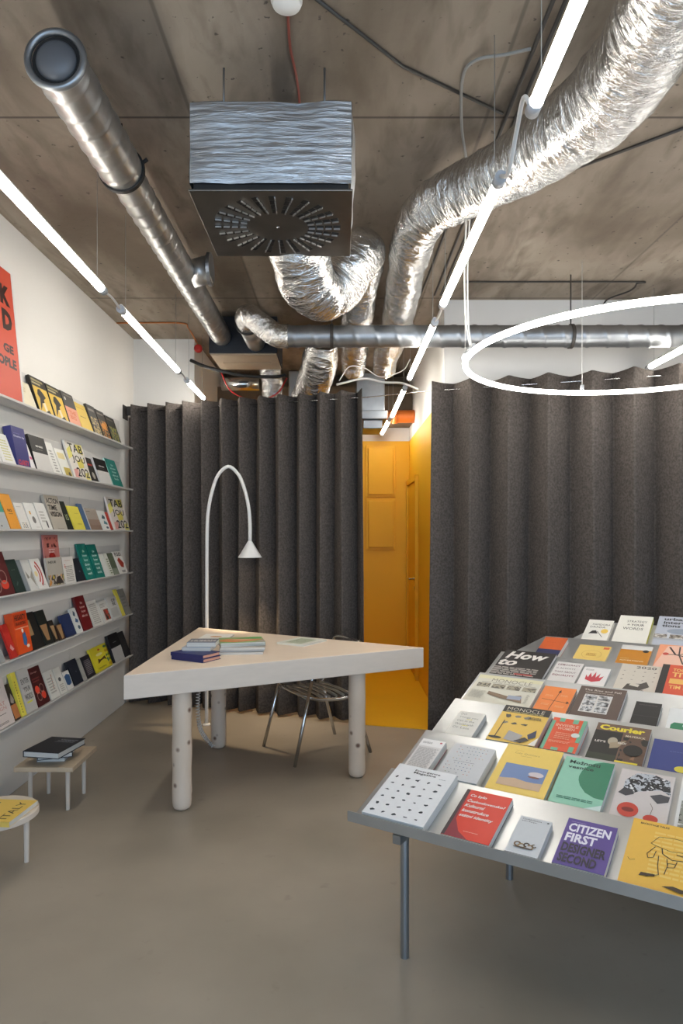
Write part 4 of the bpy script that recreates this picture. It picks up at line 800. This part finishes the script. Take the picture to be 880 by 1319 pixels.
# ------------------------------------------------------------------ LOW STOOLS
st = thing('low_table', 'low rectangular plywood side table carrying three dark books under the shelves', 'side table', (-1.55, 3.76, 0))
bm = BM(); box(bm, -.155, .155, -.185, .175, .226, .250); obj('tabletop', bm, [M_STOOL], st, bevel=.002)
for x in (-.10, .10):
    for y in (-.11, .12):
        bm = BM(); lathe(bm, [(.0105, 0), (.0125, .226)], (x, y, 0), 'z', 16); obj('leg', bm, [M_STOOLW], st, angle=40)
g = 'dark books on the low rectangular table'
TBk('small blue-grey book at the bottom of the pile on the low rectangular table', (-1.62, 3.66), 4, .145, .17, .020, .25, '#5d6670', [], grp=g)
TBk('black-covered white-edged book in the middle of the pile on the low rectangular table', (-1.60, 3.62), 22, .175, .20, .026, .2705, '#23252c', [('l', .1, .6, .6, .1, 2, '#8a8a90')], grp=g, hard=True)
TBk('large black hardback with white title lines topping the pile on the low rectangular table', (-1.667, 3.60), -10, .205, .26, .032, .2970, '#15171f', [('l', .42, .82, .5, .045, 1, '#aeb2bc'), ('l', .38, .74, .55, .045, 1, '#aeb2bc'), ('l', .34, .67, .55, .035, 1, '#8e929c')], grp=g, hard=True)
rs = thing('round_stool', 'low round pale wooden stool under the yellow book at the left edge', 'stool', (-1.52, 3.02, 0))
bm = BM(); lathe(bm, [(.172, .222), (.178, .226), (.178, .248), (.175, .251)], (0, 0, 0), 'z', 48); obj('seat', bm, [M_STOOLW], rs, angle=40)
for a in (24, 114, 204, 294):
    bm = BM(); lathe(bm, [(.0105, 0), (.0125, .223)], (.125 * math.cos(R(a)), .125 * math.sin(R(a)), 0), 'z', 16); obj('leg', bm, [M_STOOLW], rs, angle=40)
TBk('thick yellow ITALY book lying on the round stool at the left edge', (-1.375, 2.845), 86, .235, .30, .022, .252, '#e8c560', [('t', 'ITALY', .12, .10, .76, .12, '#4a3a20', {'b': 0}), ('r', .25, .50, .6, .35, photo(['#2c2a2a', '#8a8880', '#4c4a48', '#c8c4bc'], 22, 5)), ('r', 0, .0, .02, 1, '#d9b24c')], grp='book on the round stool')

# ------------------------------------------------------------------ CEILING LIGHTS
def tube_light(p, q, label, glow=None):
    p = Vector(p); q = Vector(q); d = (q - p).normalized(); mid = (p + q) / 2
    root = thing('tube_light', label, 'light', mid, group='tube lights in rows under the ceiling')
    bm = BM(); tube(bm, [p + d * .05 - mid, q - d * .05 - mid], .0185, 14); obj('glowing_tube', bm, [glow or M_TUBE], root)
    for a, b in ((p, p + d * .05), (q - d * .05, q)):
        bm = BM(); tube(bm, [a - mid, b - mid], .021, 14); obj('end_cap', bm, [M_CLEAR], root)
    # slim housing above the tube and two hanger wires
    bm = BM(); up = Vector((0, 0, .022))
    tube(bm, [p + d * .02 + up - mid, q - d * .02 + up - mid], .010, 8); obj('housing', bm, [M_PLAST], root)
    for a in (p + d * .1, q - d * .1):
        bm = BM(); tube(bm, [a + up - mid, Vector((a.x, a.y, CEIL - .003)) - mid], .0015, 5); obj('hanger_wire', bm, [M_GREYC], root)
    return root
def Lf(Y, z=2.68): return (-1.118 - .0155 * Y, Y, z)
tube_light(Lf(1.95), Lf(3.40), 'nearest tube light of the left row above the wall shelves')
tube_light(Lf(3.66), Lf(5.10), 'middle tube light of the left row')
tube_light(Lf(5.36), Lf(6.14), 'far short tube light of the left row above the left curtain')
def Rt(Y, cc=1.2): return (.455 * cc, Y, H + cc)
tube_light((.52, .60, 2.68), (.55, 1.95, 2.68), 'nearest tube light of the right row beside the big foil duct')
tube_light(Rt(2.30), Rt(3.62), 'second tube light of the right row, passing in front of the foil duct')
tube_light(Rt(3.88), Rt(5.34), 'third tube light of the right row, crossing the long horizontal duct')
tube_light(Rt(5.55, 1.18), (.50, 6.5, H + 1.10), 'fourth tube light of the right row, over the gap between the curtains')
tube_light((.49, 6.64, H + 1.10), (.47, 7.55, H + 1.09), 'farthest tube light of the right row, in the yellow passage')
tube_light((2.25, 3.4, 2.68), (2.25, 4.98, 2.68), 'tube light behind the glowing ring at the right edge')
# cables joining the tubes
for (a, b, lab) in ((Lf(3.40), Lf(3.66), 'short lead joining the near and middle tube lights of the left row'), (Lf(5.10), Lf(5.36), 'short lead joining the middle and far tube lights of the left row')):
    bm = BM(); tube(bm, catmull([Vector(a), (Vector(a) + Vector(b)) / 2 + Vector((0, 0, .012)), Vector(b)], 6), .006, 8); tag(obj('light_lead', bm, [M_PLAST]), lab, 'cable', 'leads between the tube lights')
bm = BM(); tube(bm, catmull([(.55, 1.95, 2.69), (.535, 1.98, 2.74), (.54, 2.08, 2.70), (.545, 2.2, 2.64), (.546, 2.30, 2.68)], 6), .007, 8); tag(obj('light_lead', bm, [M_PLAST]), 'white lead sagging between the first and second tube lights of the right row', 'cable', 'leads between the tube lights')
bm = BM(); tube(bm, catmull([Rt(3.62), (.55, 3.75, 2.67), Rt(3.88)], 6), .005, 8); tag(obj('light_lead', bm, [M_PLAST]), 'short lead between the second and third tube lights of the right row', 'cable', 'leads between the tube lights')

# ring lamp
rc = Vector((1.565, 3.494, 2.38)); RAD = .906
rl = thing('ring_light', 'large glowing white ring lamp hanging above the display table', 'light', rc)
pts = [Vector((math.cos(a) * RAD, math.sin(a) * RAD, 0)) for a in [2 * math.pi * k / 120 for k in range(120)]]
bm = BM(); tube(bm, pts, .0145, 12, closed=True); obj('glowing_ring', bm, [M_RING], rl)
for a in (90, 172, 270, 0):
    p = Vector((math.cos(R(a)) * RAD, math.sin(R(a)) * RAD, 0))
    bm = BM(); tube(bm, [p + Vector((0, 0, .015)), p + Vector((0, 0, CEIL - rc.z - .004))], .0018, 5); obj('suspension_wire', bm, [M_PLAST], rl)
    bm = BM(); lathe(bm, [(.012, .012), (.012, .05)], p, 'z', 10); obj('clip', bm, [M_CLEAR], rl)
p = Vector((math.cos(R(176)) * RAD, math.sin(R(176)) * RAD, 0))
bm = BM(); tube(bm, catmull([p + Vector((-.01, -.03, 0)), p + Vector((.03, .06, .05)), p + Vector((.06, .10, .10))], 5), .022, 10); obj('connector', bm, [M_CLEAR], rl)
bm = BM(); tube(bm, catmull([p + Vector((.03, .05, .08)), p + Vector((.0, .0, .2)), p + Vector((-.012, -.02, .5)), Vector((-.93, -.15, CEIL - rc.z - .02))], 8), .005, 8)
tube(bm, catmull([p + Vector((.04, .06, .08)), p + Vector((.012, .0, .2)), p + Vector((.005, -.02, .5)), Vector((-.915, -.15, CEIL - rc.z - .02))], 8), .004, 8); obj('power_cable', bm, [M_PLAST], rl)

# ------------------------------------------------------------------ DUCTS
def spiral_disp(pitch):
    def f(s, a, i):
        u = (s / pitch - a / (2 * math.pi)) % 1.0
        return .0045 if u < .13 else 0.0
    return f
def line_pts(a, b, step=.009):
    a = Vector(a); b = Vector(b); n = max(2, int((b - a).length / step)); return [a.lerp(b, i / n) for i in range(n + 1)]
def ringbm(center, axis, r0, r1, th, seg=36):
    bm = BM(); prof = [(r0, -th / 2), (r1, -th / 2), (r1, th / 2), (r0, th / 2), (r0, -th / 2)]
    rings = []
    for r_, h_ in prof[:-1]:
        ring = []
        for k in range(seg):
            a = 2 * math.pi * k / seg; cc, ss = math.cos(a) * r_, math.sin(a) * r_
            ring.append(bm.verts.new(Vector({'z': (cc, ss, h_), 'y': (cc, h_, ss), 'x': (h_, cc, ss)}[axis]) + Vector(center)))
        rings.append(ring)
    for i in range(4):
        for k in range(seg): l = (k+1) % seg; f = bm.faces.new((rings[i][k], rings[i][l], rings[(i+1) % 4][l], rings[(i+1) % 4][k])); f.smooth = False
    bmesh.ops.recalc_face_normals(bm, faces=bm.faces[:]); return bm
# left duct along the room
AX, AZ = -.93, 3.03
ld_ = thing('spiral_duct', 'galvanised round duct running along the left ceiling with an open valve end', 'duct', (AX, 2.24, AZ))
o_ = Vector((AX, 2.24, AZ))
bm = BM(); tube(bm, line_pts((0, .02, 0), (0, .68, 0)), .09, 36, disp=spiral_disp(.11)); obj('wide_pipe', bm, [M_GALV], ld_)
bm = BM(); tube(bm, line_pts((0, .68, 0), (0, 3.15, 0)), .075, 32, disp=spiral_disp(.11)); obj('narrow_pipe', bm, [M_GALV], ld_)
bm = BM(); pr = [(Vector((0, 0, 0)))]
ring = [Vector((math.cos(2*math.pi*k/40) * .092, 0, math.sin(2*math.pi*k/40) * .092)) for k in range(40)]
tube(bm, ring, .012, 10, closed=True); obj('end_flange', bm, [M_GALVD], ld_)
bm = BM(); lathe(bm, [(.001, -.022), (.03, -.020), (.052, -.013), (.066, 0), (.068, .01), (.03, .03)], (0, 0, 0), 'y', 36); obj('valve_disc', bm, [surf('grey_valve', '#626468', .5, .2, var=.05)], ld_, smooth=True)
bm = BM(); lathe(bm, [(.080, .006), (.080, .02)], (0, 0, 0), 'y', 36); obj('dark_throat', bm, [M_BLK], ld_)
bm = ringbm((0, .68, 0), 'y', .074, .099, .022); tube(bm, [(.09, .68, .03), (.11, .68, .045)], .008, 8); tube(bm, [(.0, .68, .09), (0, .68, CEIL - AZ - .003)], .004, 6); obj('pipe_clamp', bm, [M_BLK], ld_)
bm = BM(); tube(bm, [(.04, 1.86, .0), (.15, 1.86, .03)], .080, 28); obj('side_branch', bm, [M_GALV], ld_)
bm = ringbm((0, 0, 0), 'x', .07, .097, .02); o = obj('branch_flange', bm, [M_GALVD], ld_); o.location = (.155, 1.86, .03)
bm = BM(); lathe(bm, [(.078, 0), (.078, .006)], (.158, 1.86, .03), 'x', 28); obj('branch_cover', bm, [M_GALVD], ld_)
# air handling unit
un = thing('air_handling_unit', 'dark ceiling ventilation unit above the left curtain', 'ventilation unit', (-.76, 5.65, 2.9))
bm = BM(); box(bm, -.27, .27, -.25, .26, 0, .29); obj('casing', bm, [M_DARKBOX], un, bevel=.004)
bm = BM(); box(bm, -.26, .26, -.23, .25, -.012, 0); box(bm, -.2, .2, -.0, .012, -.02, -.012); obj('underside_panel', bm, [M_BEIGE], un)
# long horizontal spiral duct in front of the back wall with its foil elbow
hd = thing('spiral_duct', 'long galvanised round duct crossing the room in front of the back wall', 'duct', (1.5, 4.63, 2.81))
oh = Vector((1.5, 4.63, 2.81))
bm = BM(); tube(bm, line_pts(Vector((-.36, 4.63, 2.81)) - oh, Vector((3.39, 4.63, 2.81)) - oh, .011), .073, 30, disp=spiral_disp(.14)); obj('pipe', bm, [M_GALVD], hd)
seams = lambda s, a, i: .003 if (s % .11) < .012 else 0.0
el = catmull([(-.345, 4.63, 2.81), (-.42, 4.63, 2.815), (-.50, 4.64, 2.87), (-.58, 4.66, 2.94), (-.635, 4.72, 2.975), (-.655, 4.82, 2.985), (-.66, 4.95, 2.985)], 8)
bm = BM(); tube(bm, [p - oh for p in el], .078, 30, uv=True, disp=seams); obj('foil_elbow', bm, [M_FOIL], hd)
bm = BM(); tube(bm, [Vector(p) - oh for p in ((-.66, 4.95, 2.985), (-.66, 5.40, 2.985))], .074, 28); obj('unit_connector', bm, [M_GALV], hd)
bm = ringbm(Vector((-.66, 4.90, 2.985)) - oh, 'y', .076, .09, .02); obj('black_strap', bm, [M_BLK], hd)
for x in (1.57, -.05, 3.0):
    bm = ringbm(Vector((x, 4.63, 2.81)) - oh, 'x', .0755, .082, .022); tube(bm, [Vector((x, 4.63, 2.885)) - oh, Vector((x, 4.63, CEIL - .003)) - oh], .005, 6); obj('hanger', bm, [M_CABLE], hd)
# foil ducts
def foil_disp(amp, seed):
    def f(s, a, i):
        v = noise.noise(Vector((s * 9, math.cos(a) * 1.2 + seed, math.sin(a) * 1.2))) * amp + noise.noise(Vector((s * 38, math.cos(a) * 2.2 + seed, math.sin(a) * 2.2))) * amp * .55
        return v
    return f
def foil(name, label, P, rad, seed, n=14, ends=None):
    o0 = Vector(P[len(P) // 2]); pts = catmull(P, n); rr = lerp_list(rad, n)
    bm = BM(); tube(bm, [p - o0 for p in pts], rr, 48, uv=True, disp=foil_disp(.013, seed))
    o = obj(name, bm, [M_FOIL]); o.location = o0; return tag(o, label, 'duct', 'foil-wrapped ducts under the ceiling')
foil('foil_duct', 'biggest foil-wrapped duct, curving down from the upper right corner', [(.80, .9, 2.86), (.86, 1.4, 2.88), (.885, 1.88, 2.90), (.90, 2.10, 2.91), (.86, 2.36, 2.92), (.745, 2.66, 2.95), (.60, 2.94, 2.975), (.47, 3.12, 2.99), (.395, 3.33, 3.0), (.385, 3.62, 3.0), (.39, 4.0, 3.0), (.41, 4.6, 3.0), (.42, 5.2, 3.0), (.40, 5.75, 2.99), (.39, 5.95, 2.90)],
     [.135, .135, .136, .138, .136, .128, .118, .115, .112, .11, .108, .108, .11, .11, .10], 1)
foil('foil_duct', 'thick foil-wrapped duct bending in a U behind the square ceiling diffuser', [(-.20, 3.125, 2.86), (-.19, 3.22, 2.79), (-.15, 3.36, 2.715), (-.085, 3.5, 2.70), (-.01, 3.56, 2.76), (.06, 3.58, 2.87), (.12, 3.64, 2.975), (.14, 3.85, 3.01), (.132, 4.2, 3.0), (.13, 4.6, 3.0), (.13, 5.2, 3.0), (.13, 5.8, 2.99), (.13, 6.0, 2.9)],
     [.14, .14, .14, .135, .13, .125, .118, .112, .106, .105, .108, .108, .10], 5)
foil('foil_duct', 'short lumpy foil-wrapped duct dropping behind the long duct above the left curtain', [(-.12, 5.05, 2.90), (-.14, 5.15, 2.82), (-.16, 5.3, 2.76), (-.19, 5.5, 2.72), (-.25, 5.76, 2.66), (-.32, 6.0, 2.60)], [.115, .13, .135, .14, .135, .12], 9)
foil('foil_duct', 'small foil-wrapped pipe standing behind the left curtain top', [(-.62, 6.1, 2.98), (-.60, 6.1, 2.8), (-.60, 6.12, 2.55), (-.60, 6.14, 2.3)], [.09, .09, .09, .09], 13)
# foil-faced block, rectangular grey duct, beam, orange pipe behind the curtains
bm = BM(); box(bm, -.46, -.30, 6.2, 6.6, 2.4, 2.95); tag(obj('foil_faced_box', bm, [M_ALU], bevel=.01), 'small foil-faced duct box behind the left curtain top', 'duct')
bm = BM(); box(bm, -.02, .44, 6.25, 6.8, 2.52, 2.60); box(bm, .16, .42, 6.3, 6.75, 2.60, 2.95); box(bm, .22, .40, 6.3, 6.7, 2.44, 2.52)
tag(obj('rectangular_duct', bm, [M_GALVD], bevel=.006), 'grey rectangular sheet-metal duct over the passage opening', 'duct')
bm = BM(); box(bm, -1.31, .79, 7.35, 7.7, 2.66, 3.05); struct(obj('trim_1', bm, [M_CONC2]))
bm = BM(); tube(bm, line_pts((.36, 7.18, 2.70), (.79, 7.18, 2.70), .02), .068, 24); tube(bm, [(.56, 7.18, 2.70), (.61, 7.18, 2.70)], .076, 24); tag(obj('plastic_pipe', bm, [M_ORANGE]), 'orange plastic drain pipe above the yellow passage', 'pipe')
bm = BM(); tube(bm, catmull([(-1.25, 5.75, 2.93), (-1.1, 5.7, 2.86), (-.8, 5.7, 2.79), (-.55, 5.7, 2.78), (-.45, 5.72, 2.80)], 8), .014, 10); tag(obj('black_hose', bm, [M_BLK]), 'black hose sagging under the dark ventilation unit', 'hose')
bm = BM(); tube(bm, catmull([(-1.0, 5.75, 2.84), (-.9, 5.7, 2.66), (-.7, 5.7, 2.58), (-.52, 5.7, 2.64), (-.44, 5.75, 2.78)], 8), .006, 8); tag(obj('red_cable', bm, [M_RED]), 'thin red cable looping under the ventilation unit', 'cable')
bm = BM(); tube(bm, [(-1.09, 6.35, 2.86), (-.74, 6.35, 2.86)], .06, 20); tag(obj('wrapped_pipe', bm, [M_FOIL]), 'horizontal wrapped pipe behind the left curtain top', 'pipe')
bm = BM(); tube(bm, catmull([(-.02, 5.45, 2.66), (.2, 5.5, 2.72), (.35, 5.5, 2.69), (.5, 5.4, 2.66), (.62, 5.35, 2.60)], 8), .009, 8); tag(obj('white_cable', bm, [M_PLAST]), 'white cable strung over the gap between the curtains', 'cable')
bm = BM(); tube(bm, catmull([(.0, 5.40, 2.68), (.08, 5.4, 2.79), (.2, 5.4, 2.78), (.33, 5.4, 2.71), (.5, 5.4, 2.76), (.56, 5.4, 2.85)], 8), .004, 8); tag(obj('white_cable', bm, [M_PLAST]), 'thin looping white wire above the gap between the curtains', 'cable')
# red alarm sounder and small boxes
bm = BM(); lathe(bm, [(.035, 0), (.04, -.02), (.03, -.05), (.02, -.055)], (-1.27, 6.18, 3.14), 'y', 20); tag(obj('alarm_sounder', bm, [M_RED]), 'red fire alarm sounder high on the white wall by the left corner', 'alarm')
# diffuser box
db = thing('ceiling_diffuser', 'large square swirl diffuser in a foil-wrapped box hanging from the ceiling', 'air diffuser', (-.255, 2.795, 2.73))
bm = BM(); x0, x1, y0, y1, z0, z1 = -.292, .300, -.295, .295, .028, .325
lay = bm.loops.layers.uv.verify()
def fq(p, uvs):
    f = quad(bm, p)
    for lp_, uv_ in zip(f.loops, uvs): lp_[lay].uv = uv_
def grid(pa, pb, pc, pd, n=12, m=8):
    # wrinkled face
    P_ = [[None] * (m + 1) for _ in range(n + 1)]
    nrm_ = (Vector(pb) - Vector(pa)).cross(Vector(pd) - Vector(pa)).normalized()
    for i in range(n + 1):
        for j in range(m + 1):
            u, v = i / n, j / m; p = (Vector(pa) * (1-u) + Vector(pb) * u) * (1-v) + (Vector(pd) * (1-u) + Vector(pc) * u) * v
            ed = min(u, 1-u, v, 1-v); b = noise.noise(p * 9) * .012 + (.012 * min(1, ed * 6))
            P_[i][j] = (p + nrm_ * b, (u, v))
    for i in range(n):
        for j in range(m):
            q = [P_[i][j], P_[i+1][j], P_[i+1][j+1], P_[i][j+1]]; f = bm.faces.new([bm.verts.new(a[0]) for a in q]); f.smooth = True
            for lp_, a in zip(f.loops, q): lp_[lay].uv = (a[1][0] * (Vector(pb) - Vector(pa)).length * 3, a[1][1] * (Vector(pd) - Vector(pa)).length * 3)
grid((x0, y0, z0), (x1, y0, z0), (x1, y0, z1), (x0, y0, z1)); grid((x1, y0, z0), (x1, y1, z0), (x1, y1, z1), (x1, y0, z1))
grid((x1, y1, z0), (x0, y1, z0), (x0, y1, z1), (x1, y1, z1)); grid((x0, y1, z0), (x0, y0, z0), (x0, y0, z1), (x0, y1, z1))
grid((x0, y0, z1), (x1, y0, z1), (x1, y1, z1), (x0, y1, z1))
bmesh.ops.remove_doubles(bm, verts=bm.verts[:], dist=.0005)
obj('foil_wrapped_box', bm, [M_FOILB], db)
bm = BM(); box(bm, x0 + .012, x1 - .012, y0 + .012, y1 - .012, .006, .035); obj('collar', bm, [M_BLK], db)
bm = BM(); box(bm, -.297, .305, -.297, .297, 0, .007)
bm2 = bm
obj('face_plate', bm, [M_PLATE], db, bevel=.002)
bm = BM()
for k in range(24):
    a = 2 * math.pi * k / 24
    m4 = Matrix.Translation((.004, 0, 0)) @ Matrix.Rotation(a, 4, 'Z')
    for q in range(4):
        r0 = .125 + q * .034; hw = .009 + q * .0012; box(bm, r0, r0 + .029, -hw, hw, -.0012, .001, 0, m4)
        box(bm, r0 + .002, r0 + .027, hw - .004, hw, -.007, -.001, 1, m4)
obj('slots', bm, [M_BLK, M_GALV], db)
bm = BM(); lathe(bm, [(.004, -.004), (.006, 0)], (.004, 0, 0), 'z', 10); obj('screw', bm, [M_CHROME], db)
for x, y in ((-.18, -.22), (.20, -.22), (-.18, .22), (.20, .22)):
    bm = BM(); tube(bm, [(x, y, .32), (x, y, CEIL - 2.73)], .004, 6); obj('threaded_rod', bm, [M_GALVD], db)
# smoke detector
bm = BM(); lathe(bm, [(.05, 0), (.052, -.012), (.046, -.026), (.03, -.034), (.012, -.040)], (-.172, 2.235, CEIL), 'z', 32); tag(obj('smoke_detector', bm, [M_PLAST], angle=40), 'round white smoke detector on the concrete ceiling at the top edge', 'smoke detector')
bm = BM(); tube(bm, catmull([(-.172, 2.28, 3.226), (-.176, 2.45, 3.224), (-.165, 2.6, 3.224), (-.16, 2.75, 3.22), (-.155, 2.8, 3.08)], 6), .005, 8); tag(obj('red_cable', bm, [surf('dull_red_cable', '#8c4638', .5)]), 'red cable running from the smoke detector to the square diffuser', 'cable')
# conduits on the ceiling
def conduit(P, r_, label, m=M_CABLE, name='conduit', sm=False):
    bm = BM(); tube(bm, catmull(P, 6) if sm else P, r_, 8); return tag(obj(name, bm, [m]), label, 'conduit', 'conduits and cables on the ceiling')
conduit([(.70, 1.0, 3.220), (.70, 5.0, 3.220)], .008, 'left one of two long dark ceiling conduits beside the big foil duct')
conduit([(.74, 1.0, 3.220), (.745, 5.0, 3.220)], .008, 'right one of two long dark ceiling conduits beside the big foil duct')
conduit([(.62, 3.2, 3.221), (.60, 4.85, 3.221), (.56, 5.6, 3.221)], .007, 'dark ceiling conduit between the far foil ducts and the right tube lights', sm=True)
conduit([(-.25, 2.05, 3.222), (.24, 2.556, 3.222), (.68, 2.84, 3.222)], .006, 'thin dark ceiling conduit slanting from the top centre to the foil duct')
conduit([(1.10, 3.30, 3.222), (1.62, 2.82, 3.222)], .007, 'thin dark ceiling conduit slanting off the right side of the big foil duct')
conduit([(.86, 4.75, 3.222), (2.03, 4.75, 3.222), (2.08, 4.78, 3.22), (2.07, 4.86, 3.2), (1.98, 5.05, 3.2), (1.98, 5.13, 3.15)], .006, 'dark conduit along the ceiling in front of the back wall', sm=True)
conduit([(.685, 2.44, 3.208), (.60, 2.47, 3.208), (.50, 2.50, 3.208), (.47, 2.60, 3.208), (.52, 2.9, 3.208), (.585, 3.15, 3.21), (.635, 3.35, 3.20)], .006, 'grey flexible conduit bent across the ceiling towards the ring lamp', M_GREYC, sm=True)
conduit([(-1.85, 5.68, 3.222), (-1.33, 5.68, 3.222), (-1.27, 5.75, 3.20), (-1.27, 6.12, 3.17)], .006, 'orange-brown cable on the ceiling near the left corner', surf('orange_cable', '#b86a2c', .5), sm=True)

# ------------------------------------------------------------------ WORLD, CAMERA
w = bpy.data.worlds.new('World'); S.world = w; w.use_nodes = True
nt = w.node_tree; bg = nt.nodes['Background']
sky = nt.nodes.new('ShaderNodeTexSky'); sky.sky_type = 'HOSEK_WILKIE'; sky.turbidity = 5; sky.ground_albedo = .3; sky.sun_direction = (.3, .8, .5)
mx = nt.nodes.new('ShaderNodeMix'); mx.data_type = 'RGBA'; mx.inputs[0].default_value = .75; mx.inputs[7].default_value = (.54, .74, 1.0, 1)
nt.links.new(sky.outputs[0], mx.inputs[6]); nt.links.new(mx.outputs[2], bg.inputs['Color']); bg.inputs['Strength'].default_value = 6.0
# portal light helps the renderer find the shop window
pl = bpy.data.lights.new('window_portal', 'AREA'); pl.shape = 'RECTANGLE'; pl.size = 4.6; pl.size_y = 2.7
pl.cycles.is_portal = True
po = bpy.data.objects.new('window_portal', pl); COL.objects.link(po); po.location = (.77, YF - .05, 1.6); po.rotation_euler = (R(90), 0, 0)

cam = bpy.data.cameras.new('camera'); co = bpy.data.objects.new('camera', cam); COL.objects.link(co)
co.location = (0, 0, H); co.rotation_euler = (R(90), 0, 0)
cam.sensor_fit = 'HORIZONTAL'; cam.sensor_width = 24; cam.lens = 24; cam.shift_x = 3 / 880; cam.shift_y = 26.5 / 880
cam.clip_start = .05; S.camera = co
S.view_settings.view_transform = 'Standard'; S.view_settings.look = 'None'; S.view_settings.gamma = 1; S.view_settings.use_curve_mapping = False
S.view_settings.exposure = 0.0
